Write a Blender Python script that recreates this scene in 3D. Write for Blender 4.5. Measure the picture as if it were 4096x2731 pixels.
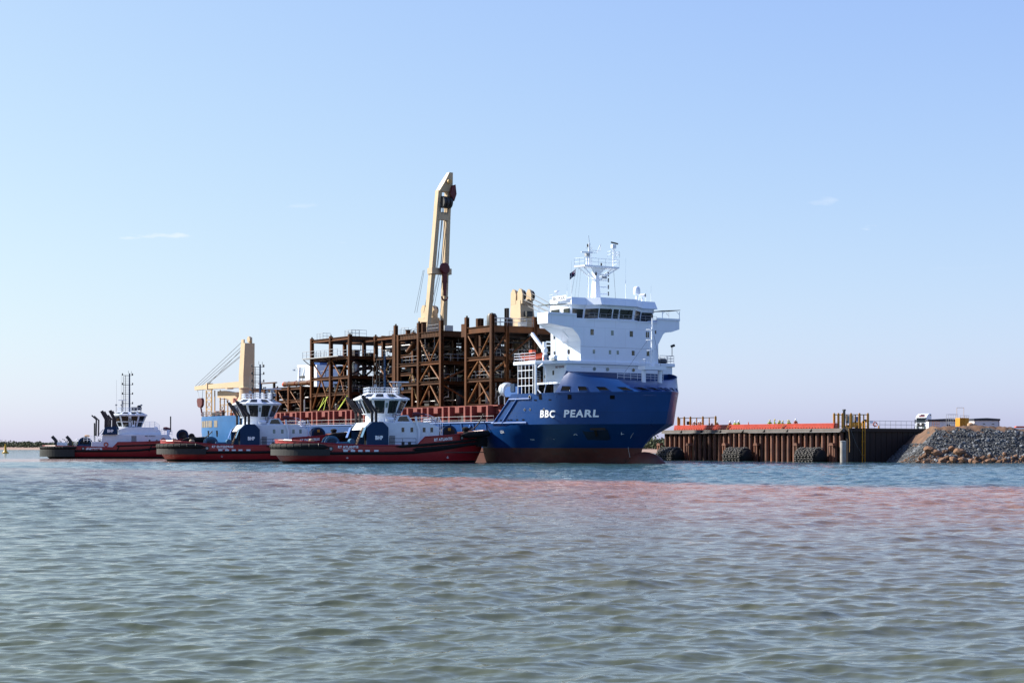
import bpy, math, random
import numpy as np
from mathutils import Vector, Matrix, noise as mnoise
random.seed(7); np.random.seed(7)
D = bpy.data; S = bpy.context.scene; R = math.radians
for o in list(D.objects): D.objects.remove(o)

# ---------------------------------------------------------------- camera
CAMZ = 2.55; FPX = 6687.0                      # eye height; focal length in photo pixels (4096 wide)
cam_d = D.cameras.new('camera'); cam = D.objects.new('camera', cam_d); S.collection.objects.link(cam)
cam.location = (0, 0, CAMZ); cam.rotation_euler = (R(90), 0, 0)
cam_d.sensor_width = 36; cam_d.lens = FPX/4096*36; cam_d.shift_y = 412.5/4096
cam_d.clip_start = 0.5; cam_d.clip_end = 30000; S.camera = cam

# ---------------------------------------------------------------- sky, sun, exposure
SUN = Vector((-.94, .34, 0)).normalized(); EL = R(34)
SUN = Vector((SUN.x*math.cos(EL), SUN.y*math.cos(EL), math.sin(EL)))
SKY_ST = .09; EXPO = 1.15
W = D.worlds.new('World'); S.world = W; W.use_nodes = True
wn = W.node_tree.nodes; wl = W.node_tree.links
bg = wn['Background']; sky = wn.new('ShaderNodeTexSky'); sky.sky_type = 'NISHITA'
sky.sun_disc = False; sky.sun_elevation = EL; sky.sun_rotation = math.atan2(SUN.x, SUN.y)
sky.air_density = 1.0; sky.dust_density = 1.0; sky.ozone_density = 4.0; sky.altitude = 0
bg.inputs['Strength'].default_value = SKY_ST
# a few small fair-weather wisps low over the sea
tc = wn.new('ShaderNodeTexCoord'); sep = wn.new('ShaderNodeSeparateXYZ'); wl.new(tc.outputs['Generated'], sep.inputs[0])
def wmath(op, a, b=None):
    n = wn.new('ShaderNodeMath'); n.operation = op
    for i, q in enumerate((a, b)):
        if q is None: continue
        if isinstance(q, (int, float)): n.inputs[i].default_value = q
        else: wl.new(q, n.inputs[i])
    return n.outputs[0]
# film-like shoulder on the sky's brightness, the same for the whole dome
sr = wn.new('ShaderNodeSeparateColor'); wl.new(sky.outputs[0], sr.inputs[0]); cr = wn.new('ShaderNodeCombineColor')
for i, (A_, k_) in enumerate(((1.06, .2655), (1.255, .2175), (1.02, .6143))):
    wl.new(wmath('MULTIPLY', wmath('SUBTRACT', 1.0, wmath('POWER', math.e, wmath('MULTIPLY', sr.outputs[i], -k_))), A_/(SKY_ST*2**EXPO)), cr.inputs[i])
mp = wn.new('ShaderNodeMapping'); mp.inputs['Scale'].default_value = (14, 14, 60); wl.new(tc.outputs['Generated'], mp.inputs[0])
nz = wn.new('ShaderNodeTexNoise'); nz.inputs['Scale'].default_value = 1.6; nz.inputs['Detail'].default_value = 6; wl.new(mp.outputs[0], nz.inputs[0])
band = wmath('SUBTRACT', 1.0, wmath('MULTIPLY', wmath('ABSOLUTE', wmath('SUBTRACT', sep.outputs[2], 0.125)), 40.0))
band = wmath('MAXIMUM', band, 0.0)
cl = wmath('MAXIMUM', wmath('SUBTRACT', nz.outputs[0], 0.665), 0.0)
cl = wmath('MINIMUM', wmath('MULTIPLY', wmath('MULTIPLY', cl, 6.0), band), 0.4)
mx = wn.new('ShaderNodeMixRGB'); mx.inputs[2].default_value = (5.4, 5.45, 5.5, 1)
wl.new(cl, mx.inputs[0]); wl.new(cr.outputs[0], mx.inputs[1]); wl.new(mx.outputs[0], bg.inputs[0])

sl = D.lights.new('sun', 'SUN'); sl.energy = 5.0; sl.angle = R(0.53); sl.color = (1.0, .94, .85)
so = D.objects.new('sun', sl); S.collection.objects.link(so); so.location = (0, 0, 200)
so.rotation_euler = (-SUN).to_track_quat('-Z', 'Y').to_euler()
S.view_settings.view_transform = 'Standard'; S.view_settings.look = 'None'
S.view_settings.exposure = EXPO; S.view_settings.gamma = 1

# ---------------------------------------------------------------- materials
MATS = {}; ALB = .64                                     # one calibration factor for all paints
def mat(name, col, rough=.55, metal=0, var=.18, scale=3.0, bump=0.0, bscale=12.0, streak=None, spec=.4, coat=0, stretch=(1, 1, 1), seams=None, vary=False):
    if name in MATS: return MATS[name]
    m = D.materials.new(name); m.use_nodes = True; n = m.node_tree.nodes; l = m.node_tree.links
    b = n['Principled BSDF']; b.inputs['Roughness'].default_value = rough; b.inputs['Metallic'].default_value = metal
    b.inputs['Specular IOR Level'].default_value = spec; b.inputs['Coat Weight'].default_value = coat
    t = n.new('ShaderNodeTexCoord'); mpn = n.new('ShaderNodeMapping'); mpn.inputs['Scale'].default_value = stretch
    l.new(t.outputs['Object'], mpn.inputs[0])
    nz = n.new('ShaderNodeTexNoise'); nz.inputs['Scale'].default_value = scale; nz.inputs['Detail'].default_value = 8; nz.inputs['Roughness'].default_value = .65
    l.new(mpn.outputs[0], nz.inputs[0])
    r = n.new('ShaderNodeValToRGB'); l.new(nz.outputs[0], r.inputs[0])
    r.color_ramp.elements[0].position = .3; r.color_ramp.elements[1].position = .7
    col = tuple(c*ALB for c in col); lo = tuple(min(.9, c*(1-var)) for c in col); hi = tuple(min(.9, c*(1+var)) for c in col)
    r.color_ramp.elements[0].color = (*lo, 1); r.color_ramp.elements[1].color = (*hi, 1)
    out = r.outputs[0]
    if streak:                                            # (colour, scale xyz, threshold, strength): stains with a shape of their own
        sc, ss, th, st = streak
        mp2 = n.new('ShaderNodeMapping'); mp2.inputs['Scale'].default_value = ss; l.new(t.outputs['Object'], mp2.inputs[0])
        n2 = n.new('ShaderNodeTexNoise'); n2.inputs['Scale'].default_value = 1; n2.inputs['Detail'].default_value = 7; n2.inputs['Roughness'].default_value = .7
        l.new(mp2.outputs[0], n2.inputs[0])
        r2 = n.new('ShaderNodeValToRGB'); r2.color_ramp.elements[0].position = th; r2.color_ramp.elements[1].position = min(1, th+.16)
        r2.color_ramp.elements[1].color = (st, st, st, 1); l.new(n2.outputs[0], r2.inputs[0])
        mx = n.new('ShaderNodeMixRGB'); mx.inputs[2].default_value = (*(c*ALB for c in sc), 1); l.new(r2.outputs[0], mx.inputs[0]); l.new(out, mx.inputs[1]); out = mx.outputs[0]
    if seams:                                             # welded plate seams: faint lines and plate-to-plate tint
        sp = n.new('ShaderNodeSeparateXYZ'); l.new(t.outputs['Object'], sp.inputs[0]); cb = n.new('ShaderNodeCombineXYZ'); ad = n.new('ShaderNodeMath'); ad.operation = 'ADD'
        l.new(sp.outputs[0], ad.inputs[0]); l.new(sp.outputs[1], ad.inputs[1]); l.new(ad.outputs[0], cb.inputs[0]); l.new(sp.outputs[2], cb.inputs[1])
        bk = n.new('ShaderNodeTexBrick'); l.new(cb.outputs[0], bk.inputs[0]); bk.inputs['Scale'].default_value = 1; bk.inputs['Brick Width'].default_value = seams[0]; bk.inputs['Row Height'].default_value = seams[1]
        bk.inputs['Mortar Size'].default_value = .028; bk.inputs['Mortar Smooth'].default_value = .3; bk.inputs['Color1'].default_value = (1, 1, 1, 1); bk.inputs['Color2'].default_value = (seams[2],)*3+(1,); bk.inputs['Mortar'].default_value = (seams[3],)*3+(1,)
        ml = n.new('ShaderNodeMixRGB'); ml.blend_type = 'MULTIPLY'; ml.inputs[0].default_value = 1; l.new(out, ml.inputs[1]); l.new(bk.outputs[0], ml.inputs[2]); out = ml.outputs[0]
    if vary:                                              # each piece a little lighter or darker
        oi = n.new('ShaderNodeObjectInfo'); mr = n.new('ShaderNodeMapRange'); mr.inputs[3].default_value = vary[0]; mr.inputs[4].default_value = vary[1]; l.new(oi.outputs['Random'], mr.inputs[0])
        ml = n.new('ShaderNodeMixRGB'); ml.blend_type = 'MULTIPLY'; ml.inputs[0].default_value = 1; l.new(out, ml.inputs[1]); l.new(mr.outputs[0], ml.inputs[2]); out = ml.outputs[0]
    l.new(out, b.inputs['Base Color'])
    rr = n.new('ShaderNodeMapRange'); rr.inputs[3].default_value = max(.03, rough-.1); rr.inputs[4].default_value = min(1, rough+.12)
    l.new(nz.outputs[0], rr.inputs[0]); l.new(rr.outputs[0], b.inputs['Roughness'])
    if bump:
        n3 = n.new('ShaderNodeTexNoise'); n3.inputs['Scale'].default_value = bscale; n3.inputs['Detail'].default_value = 6; l.new(mpn.outputs[0], n3.inputs[0])
        bp = n.new('ShaderNodeBump'); bp.inputs['Strength'].default_value = bump; bp.inputs['Distance'].default_value = .1
        l.new(n3.outputs[0], bp.inputs['Height']); l.new(bp.outputs[0], b.inputs['Normal'])
    MATS[name] = m; return m
def WH(*c): return tuple(q/ALB for q in c)
RUST = (.16, .06, .025)
M_blue   = mat('hull blue paint', (.006, .066, .26), .3, var=.12, scale=.25, bump=.05, bscale=.6, streak=((.04, .08, .14), (.5, .5, .05), .6, .3), spec=.4, seams=(7.5, 2.3, .86, .72))
M_blue2  = mat('bright blue paint', (.012, .12, .42), .6, var=.1, scale=.4)
M_blue_aft  = mat('lighter blue stern paint', (.028, .17, .44), .45, var=.12, scale=.5, streak=((.10, .24, .42), (.8, .8, .12), .56, .5), spec=.3, seams=(6, 2.3, .9, .8))  # stern plating only: a lighter blue than the rest of the hull
M_boot   = mat('red antifouling', (.17, .052, .038), .6, var=.3, scale=.5, bump=.1, bscale=2, streak=((.10, .085, .075), (.35, .35, .9), .5, .6), seams=(7.5, 2.3, .85, .75))
M_white  = mat('white ship paint', WH(.74, .80, .88), .45, var=.03, scale=.6, streak=(WH(.60, .56, .50), (2.2, 2.2, .22), .62, .5), seams=(3.6, 2.65, .96, .82))
M_wplain = mat('white gloss paint', WH(.75, .80, .86), .35, var=.03, scale=2)
M_whull  = mat('weathered white paint', WH(.66, .71, .76), .5, var=.08, scale=1.2, streak=((.45, .28, .15), (2.5, 2.5, .25), .64, .5))
M_letter = mat('white lettering paint', WH(.84, .86, .88), .5, var=.05, scale=4)
M_dletter= mat('dark lettering paint', (.03, .03, .05), .5, var=.05)
M_rletter= mat('maroon lettering paint', (.22, .04, .08), .5, var=.05)
M_glass  = mat('dark window glass', (.012, .016, .018), .06, var=.2, spec=.6)
M_glass2 = mat('green tinted glass', (.20, .30, .30), .08, var=.2, spec=.6)
M_dark   = mat('dark recess', (.012, .012, .012), .9, var=.2, spec=.03)
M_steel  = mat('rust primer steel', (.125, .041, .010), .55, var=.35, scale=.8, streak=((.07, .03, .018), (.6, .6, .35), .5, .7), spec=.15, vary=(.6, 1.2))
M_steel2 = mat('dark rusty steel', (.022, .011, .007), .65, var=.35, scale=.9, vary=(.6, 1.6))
M_brace  = mat('brown tube brace', (.27, .10, .026), .5, var=.25, scale=1.2, spec=.2)
M_galv   = mat('galvanised rail', (.52, .53, .54), .4, metal=.2, var=.1, scale=3)
M_pipe   = mat('stainless pipe', (.45, .45, .45), .35, metal=.6, var=.15, scale=2)
M_machin = mat('dark machinery', (.035, .037, .04), .5, var=.5, scale=1.0)
M_cream  = mat('cream crane paint', (.74, .56, .35), .5, var=.06, scale=.5, streak=((.30, .17, .08), (1.6, 1.6, .12), .66, .4))
M_creamd = mat('cream yellow paint', (.66, .40, .13), .5, var=.1, scale=.8)
M_coam   = mat('red oxide coaming', (.29, .062, .048), .6, var=.2, scale=.9, streak=((.10, .03, .025), (1, 1, .3), .56, .7))
M_hook   = mat('crimson hook block', (.14, .012, .018), .5, var=.2)
M_rope   = mat('grey wire rope', (.16, .17, .19), .5, var=.2)
M_hawser = mat('brown hawser', (.07, .05, .04), .8, var=.3)
M_tred   = mat('tug red paint', (.40, .012, .018), .35, var=.14, scale=.7, bump=.04, bscale=1.0, streak=((.13, .02, .02), (.9, .9, .4), .6, .5), spec=.5)
M_tblack = mat('tug black paint', (.012, .012, .013), .5, var=.4, scale=.8)
M_rubber = mat('black rubber', (.014, .014, .014), .8, var=.4, scale=2, bump=.2, bscale=6, streak=((.03, .03, .028), (2, 2, 1), .55, .7), spec=.2)
M_rubber2= mat('worn grey rubber', (.032, .032, .033), .8, var=.3, scale=2, bump=.2, bscale=5)
M_navy   = mat('navy blue paint', (.008, .046, .125), .55, var=.1, scale=.8, streak=((.02, .04, .07), (1.5, 1.5, .3), .62, .5), spec=.2)
M_teal   = mat('winch teal blue paint', (.02, .14, .28), .4, var=.2, scale=1.2)
M_exh    = mat('exhaust plum grey', (.035, .026, .03), .55, var=.35, scale=2)
M_orange = mat('orange lifeboat plastic', (.70, .09, .025), .4, var=.12)
M_yellow = mat('safety yellow paint', (.72, .33, .02), .45, var=.15, scale=1.5, streak=((.25, .12, .04), (2, 2, .6), .62, .5))
M_byel   = mat('buoy yellow paint', (.75, .42, .01), .4, var=.12, scale=1.5)
M_strap  = mat('lime lashing strap', (.55, .70, .03), .6, var=.15)
M_ored   = mat('orange red beam paint', (.66, .07, .03), .45, var=.12, scale=.8)
M_pile   = mat('rusty pile steel', (.20, .088, .055), .7, var=.35, scale=.8, bump=.15, bscale=4, streak=((.33, .085, .02), (1.2, 1.2, .35), .5, .8), vary=(.6, 1.25))
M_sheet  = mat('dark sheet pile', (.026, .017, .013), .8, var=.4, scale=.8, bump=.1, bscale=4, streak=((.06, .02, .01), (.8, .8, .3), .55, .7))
M_conc   = mat('grey capping', (.20, .18, .165), .8, var=.25, scale=1.5, bump=.1)
M_tyre   = mat('tyre rubber', (.035, .033, .032), .85, var=.4, scale=3)
M_rim    = mat('dusty tyre wall', (.13, .122, .11), .85, var=.3, scale=3)
M_dirt   = mat('red brown dirt', (.18, .098, .055), .95, var=.3, scale=.5, bump=1.0, bscale=1.6, streak=((.10, .058, .035), (.5, .5, .8), .48, .9))
M_rock   = mat('grey armour rock', (.22, .235, .25), .85, var=.75, scale=1.1, bump=.4, bscale=5, vary=(.45, 1.3))
M_bed    = mat('dark rock core', (.05, .05, .05), .95, var=.4)
M_boulder= mat('brown boulder', (.27, .145, .08), .9, var=.35, scale=1.6, bump=.5, bscale=4, vary=(.55, 1.15))
M_sand   = mat('pale mud bank', (.36, .24, .18), .95, var=.2, scale=.05)
M_shed   = mat('pale shed cladding', WH(.58, .58, .60), .6, var=.05)
M_leaf   = mat('mangrove foliage', (.07, .095, .04), .8, var=.5, scale=.25)
M_skin   = mat('skin', (.35, .20, .13), .6, var=.1)
M_hiv    = mat('yellow vest cloth', (.55, .62, .02), .8, var=.1)
M_hio    = mat('orange shirt cloth', (.70, .13, .04), .8, var=.1)
M_trous  = mat('navy trouser cloth', (.02, .025, .05), .9, var=.2)
M_tan    = mat('tan plastic tank', (.55, .36, .20), .6, var=.1)

# ---------------------------------------------------------------- mesh helpers
class MB:
    def __init__(s): s.v = []; s.f = []
    def add(s, vs, fs):
        o = len(s.v); s.v += [tuple(p) for p in vs]; s.f += [tuple(i+o for i in q) for q in fs]; return s
    def bx(s, x0, x1, y0, y1, z0, z1):
        return s.add([(x0,y0,z0),(x1,y0,z0),(x1,y1,z0),(x0,y1,z0),(x0,y0,z1),(x1,y0,z1),(x1,y1,z1),(x0,y1,z1)],
                     [(0,3,2,1),(4,5,6,7),(0,1,5,4),(1,2,6,5),(2,3,7,6),(3,0,4,7)])
    def frame(s, a, b, up=None):
        a = Vector(a); b = Vector(b); d = (b-a)
        if d.length < 1e-6: d = Vector((0,0,1e-3))
        d.normalize(); up = Vector(up) if up else (Vector((0,0,1)) if abs(d.z) < .95 else Vector((1,0,0)))
        u = d.cross(up).normalized(); w = u.cross(d).normalized(); return a, b, u, w
    def sect(s, a, b, prof, up=None, caps=True):          # sweep a section (list of (u,w)) from a to b
        a, b, u, w = s.frame(a, b, up); n = len(prof)
        vs = [a+u*p+w*q for p, q in prof]+[b+u*p+w*q for p, q in prof]
        fs = [(i, i+n, (i+1)%n+n, (i+1)%n) for i in range(n)]
        if caps: fs += [tuple(range(n)), tuple(range(2*n-1, n-1, -1))]
        return s.add(vs, fs)
    def beam(s, a, b, w, h=None, up=None):
        h = h or w; return s.sect(a, b, [(-w/2,-h/2),(w/2,-h/2),(w/2,h/2),(-w/2,h/2)], up)
    def ibeam(s, a, b, w, h, t=.06, up=None):
        p = [(-w/2,-h/2),(w/2,-h/2),(w/2,-h/2+t),(t/2,-h/2+t),(t/2,h/2-t),(w/2,h/2-t),(w/2,h/2),(-w/2,h/2),(-w/2,h/2-t),(-t/2,h/2-t),(-t/2,-h/2+t),(-w/2,-h/2+t)]
        return s.sect(a, b, p, up)
    def tube(s, a, b, r, n=8, r2=None):
        a, b, u, w = s.frame(a, b); r2 = r if r2 is None else r2
        cs = [(math.cos(2*math.pi*i/n), math.sin(2*math.pi*i/n)) for i in range(n)]
        vs = [a+(u*c+w*q)*r for c, q in cs]+[b+(u*c+w*q)*r2 for c, q in cs]
        return s.add(vs, [(i, i+n, (i+1)%n+n, (i+1)%n) for i in range(n)]+[tuple(range(n)), tuple(range(2*n-1, n-1, -1))])
    def path(s, pts, r, n=6):
        pts = [Vector(p) for p in pts]; rings = []
        rr = r if isinstance(r, (list, tuple)) else [r]*len(pts)
        for i, p in enumerate(pts):
            d = (pts[min(i+1, len(pts)-1)]-pts[max(i-1, 0)]).normalized()
            up = Vector((0,0,1)) if abs(d.z) < .95 else Vector((1,0,0))
            u = d.cross(up).normalized(); w = u.cross(d).normalized()
            rings.append([p+(u*math.cos(2*math.pi*k/n)+w*math.sin(2*math.pi*k/n))*rr[i] for k in range(n)])
        return s.loft(rings, True)
    def loft(s, rings, closed=True, caps=True):
        n = len(rings[0]); vs = [p for g in rings for p in g]; fs = []
        for i in range(len(rings)-1):
            for k in range(n if closed else n-1):
                k2 = (k+1) % n; fs.append((i*n+k, (i+1)*n+k, (i+1)*n+k2, i*n+k2))
        if caps and closed: fs += [tuple(range(n)), tuple(range(len(vs)-1, len(vs)-n-1, -1))]
        return s.add(vs, fs)
    def prism(s, poly, ax, a, b):                          # polygon in the other two axes, extruded along axis ax
        def pt(p, q): return (q, p[0], p[1]) if ax == 'x' else (p[0], q, p[1]) if ax == 'y' else (p[0], p[1], q)
        n = len(poly); vs = [pt(p, a) for p in poly]+[pt(p, b) for p in poly]
        return s.add(vs, [(i, i+n, (i+1)%n+n, (i+1)%n) for i in range(n)]+[tuple(range(n)), tuple(range(2*n-1, n-1, -1))])
    def lathe(s, prof, c=(0,0,0), n=16, ax='z'):           # prof: (r, height)
        rings = []
        for r, h in prof:
            g = []
            for k in range(n):
                x = r*math.cos(2*math.pi*k/n); y = r*math.sin(2*math.pi*k/n)
                g.append((c[0]+x, c[1]+y, c[2]+h) if ax == 'z' else (c[0]+x, c[1]+h, c[2]+y) if ax == 'y' else (c[0]+h, c[1]+x, c[2]+y))
            rings.append(g)
        return s.loft(rings, True)
    def torus(s, c, R_, r, ax='z', n=14, m=6, a0=0, a1=2*math.pi):
        full = abs(a1-a0-2*math.pi) < 1e-6; N = n if full else n+1; rings = []
        for i in range(N):
            a = a0+(a1-a0)*i/n; g = []
            for k in range(m):
                b = 2*math.pi*k/m; q = R_+r*math.cos(b); h = r*math.sin(b); x = q*math.cos(a); y = q*math.sin(a)
                g.append((c[0]+x, c[1]+y, c[2]+h) if ax == 'z' else (c[0]+x, c[1]+h, c[2]+y) if ax == 'y' else (c[0]+h, c[1]+x, c[2]+y))
            rings.append(g)
        if full: rings.append(rings[0])
        return s.loft(rings, True, not full)
    def rail(s, pts, h=1.0, rows=3, r=.025, step=1.5, n=4):
        pts = [Vector(p) for p in pts]
        for a, b in zip(pts, pts[1:]):
            L = (b-a).length; k = max(1, round(L/step))
            for i in range(k+1):
                p = a.lerp(b, i/k); s.tube(p, p+Vector((0,0,h)), r, n)
            for j in range(rows):
                z = Vector((0,0,h*(j+1)/rows)); s.tube(a+z, b+z, r, n)
        return s
    def mesh(s, name, m, smooth=False, bevel=0):
        me = D.meshes.new(name); me.from_pydata(s.v, [], s.f); me.validate(); me.update()
        import bmesh
        bm = bmesh.new(); bm.from_mesh(me); bmesh.ops.recalc_face_normals(bm, faces=bm.faces)
        if bevel: bmesh.ops.bevel(bm, geom=[e for e in bm.edges if e.is_manifold and e.calc_face_angle(0) > .5], offset=bevel, segments=1, affect='EDGES')
        bm.to_mesh(me); bm.free()
        me.materials.append(m)
        if smooth:
            me.polygons.foreach_set('use_smooth', [True]*len(me.polygons))
            try: me.set_sharp_from_angle(angle=R(40))
            except Exception: pass
        return me
    def build(s, name, m, parent=None, smooth=False, bevel=0, **props):
        me = s.mesh(name, m, smooth, bevel); return link(name, me, parent, **props)
def link(name, data, parent=None, loc=None, **props):
    o = D.objects.new(name, data); S.collection.objects.link(o)
    if parent: o.parent = parent
    if loc: o.location = loc
    for k, q in props.items(): o[k] = q
    return o
def empty(name, label, cat, loc=(0,0,0), rz=0, group=None):
    o = D.objects.new(name, None); S.collection.objects.link(o); o.location = loc; o.rotation_euler = (0,0,rz)
    o.empty_display_size = .3; o['label'] = label; o['category'] = cat
    if group: o['group'] = group
    return o
def tag(o, label, cat, group=None):
    o['label'] = label; o['category'] = cat
    if group: o['group'] = group
    return o
def copy_tree(o, parent=None, label=None):
    c = o.copy(); S.collection.objects.link(c)
    if parent: c.parent = parent
    if label: c['label'] = label
    for ch in list(o.children): copy_tree(ch, c)
    return c
def text_mesh(txt, size=1.0, bold=0.0, space=1.0, depth=0):
    cu = D.curves.new('lettering', 'FONT'); cu.body = txt; cu.size = size; cu.offset = bold; cu.space_character = space
    cu.align_x = 'CENTER'; cu.align_y = 'CENTER'; cu.resolution_u = 3; cu.extrude = depth
    o = D.objects.new('lettering', cu); S.collection.objects.link(o)
    dg = bpy.context.evaluated_depsgraph_get(); me = D.meshes.new_from_object(o.evaluated_get(dg))
    D.objects.remove(o); D.curves.remove(cu); return me
def lettering(name, txt, parent, m, fn, width, height, bold=.02, space=1.05):
    """flat letters; fn maps (s across, t up), both in metres from the middle, to a point"""
    me = text_mesh(txt, 1.0, bold, space); n = len(me.vertices); co = np.empty(n*3); me.vertices.foreach_get('co', co); co = co.reshape(-1, 3)
    x0, x1 = co[:,0].min(), co[:,0].max(); y0, y1 = co[:,1].min(), co[:,1].max()
    for v in me.vertices:
        sx = (v.co.x-(x0+x1)/2)/(x1-x0)*width; ty = (v.co.y-(y0+y1)/2)/(y1-y0)*height
        v.co = fn(sx, ty)
    me.name = name; me.materials.clear(); me.materials.append(m); me.update()
    return link(name, me, parent)
def at(u, v=None, Y=100.0, z=None):                        # photo pixel -> world point at depth Y (planning aid: where things stand)
    return Vector(((u-2048)/FPX*Y, Y, z if z is not None else CAMZ+(1778-v)*Y/FPX))
# ================================================================ WATER
def grid_mesh(name, P, nr, nc, m, smooth=True):
    me = D.meshes.new(name); nv = nr*nc; me.vertices.add(nv); me.vertices.foreach_set('co', P.astype(np.float32).ravel())
    i = np.arange(nr-1)[:, None]*nc+np.arange(nc-1)[None, :]
    q = np.stack([i, i+1, i+nc+1, i+nc], -1).reshape(-1, 4); nf = len(q)
    me.loops.add(nf*4); me.loops.foreach_set('vertex_index', q.astype(np.int32).ravel())
    me.polygons.add(nf); me.polygons.foreach_set('loop_start', np.arange(0, nf*4, 4, dtype=np.int32))
    if smooth: me.polygons.foreach_set('use_smooth', np.ones(nf, bool))
    me.update(calc_edges=True); me.materials.append(m); return me
def vnoise(x, y, seed=0):                                   # value noise, numpy
    xi = np.floor(x).astype(np.int64); yi = np.floor(y).astype(np.int64); xf = x-xi; yf = y-yi
    def hsh(a, b):
        n = (a*374761393+b*668265263+seed*974711) & 0x7fffffff; n = ((n ^ (n >> 13))*1274126177) & 0x7fffffff
        return ((n ^ (n >> 16)) & 0xffff)/65535.
    u = xf*xf*(3-2*xf); w = yf*yf*(3-2*yf)
    return (hsh(xi,yi)*(1-u)+hsh(xi+1,yi)*u)*(1-w)+(hsh(xi,yi+1)*(1-u)+hsh(xi+1,yi+1)*u)*w
def fbm(x, y, o=4, seed=0):
    t = 0; a = .5; s = 0
    for k in range(o): t = t+a*vnoise(x*2**k, y*2**k, seed+k); s += a; a *= .5
    return t/s
def sstep(a, b, x): t = np.clip((x-a)/(b-a), 0, 1); return t*t*(3-2*t)
def water_material():
    m = D.materials.new('sea water'); m.use_nodes = True; n = m.node_tree.nodes; l = m.node_tree.links; b = n['Principled BSDF']
    at_ = n.new('ShaderNodeAttribute'); at_.attribute_name = 'silt'; at2 = n.new('ShaderNodeAttribute'); at2.attribute_name = 'depth_tint'
    m1 = n.new('ShaderNodeMixRGB'); m1.inputs[1].default_value = (.070, .084, .048, 1); m1.inputs[2].default_value = (.022, .070, .088, 1); l.new(at2.outputs['Fac'], m1.inputs[0])
    m2 = n.new('ShaderNodeMixRGB'); m2.inputs[2].default_value = (.29, .125, .06, 1); l.new(at_.outputs['Fac'], m2.inputs[0]); l.new(m1.outputs[0], m2.inputs[1])
    l.new(m2.outputs[0], b.inputs['Base Color']); b.inputs['IOR'].default_value = 1.33; b.inputs['Roughness'].default_value = .07
    t = n.new('ShaderNodeTexCoord'); prev = None
    at3 = n.new('ShaderNodeAttribute'); at3.attribute_name = 'unmeshed_chop'; mrg = n.new('ShaderNodeMapRange'); mrg.inputs[3].default_value = .16; mrg.inputs[4].default_value = 1.0; l.new(at3.outputs['Fac'], mrg.inputs[0])
    for sc, st, dist in (((.8, 1.9, 1), .4, .20), ((3.0, 6.5, 1), .4, .065), ((13, 24, 1), .3, .010)):
        mp = n.new('ShaderNodeMapping'); mp.inputs['Scale'].default_value = sc; mp.inputs['Rotation'].default_value = (0, 0, .12*len(str(sc))); l.new(t.outputs['Object'], mp.inputs[0])
        nz = n.new('ShaderNodeTexNoise'); nz.inputs['Scale'].default_value = 1; nz.inputs['Detail'].default_value = 3; l.new(mp.outputs[0], nz.inputs[0])
        bp = n.new('ShaderNodeBump'); bp.inputs['Strength'].default_value = st; bp.inputs['Distance'].default_value = dist; l.new(nz.outputs[0], bp.inputs['Height']); l.new(mrg.outputs[0], bp.inputs['Strength'])
        if prev: l.new(prev, bp.inputs['Normal'])
        prev = bp.outputs[0]
    l.new(prev, b.inputs['Normal']); return m
M_water = water_material()
def silt_of(X, Y):
    k = X/np.maximum(Y, 1)
    edge = np.interp(X, [-260,-120,-60,-37,9,30,80,200], [330,240,190,170,113,98,80,60])
    edge = edge+(fbm(X*.06, Y*.02, 4, 3)-.5)*22+(fbm(X*.3, Y*.1, 3, 5)-.5)*8
    d = edge-Y
    amp = np.interp(k, [-.31,-.2,-.08,.05,.16,.3], [.3,.5,.8,1.,1.,1.])
    L = np.interp(k, [-.31,-.1,.1,.3], [58,58,60,58])
    a = amp*sstep(-5, 9, d)*np.exp(-(np.maximum(d, 0)/L)**2.4)*(.85+.6*(fbm(X*.09, Y*.035, 4, 9)-.3))
    band = .75*sstep(238, 262, Y)*(1-sstep(285, 318, Y))*sstep(-20, -50, X)*(.5+fbm(X*.03, Y*.06, 3, 21))
    return np.clip(np.maximum(a, band), 0, 1)
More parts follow.
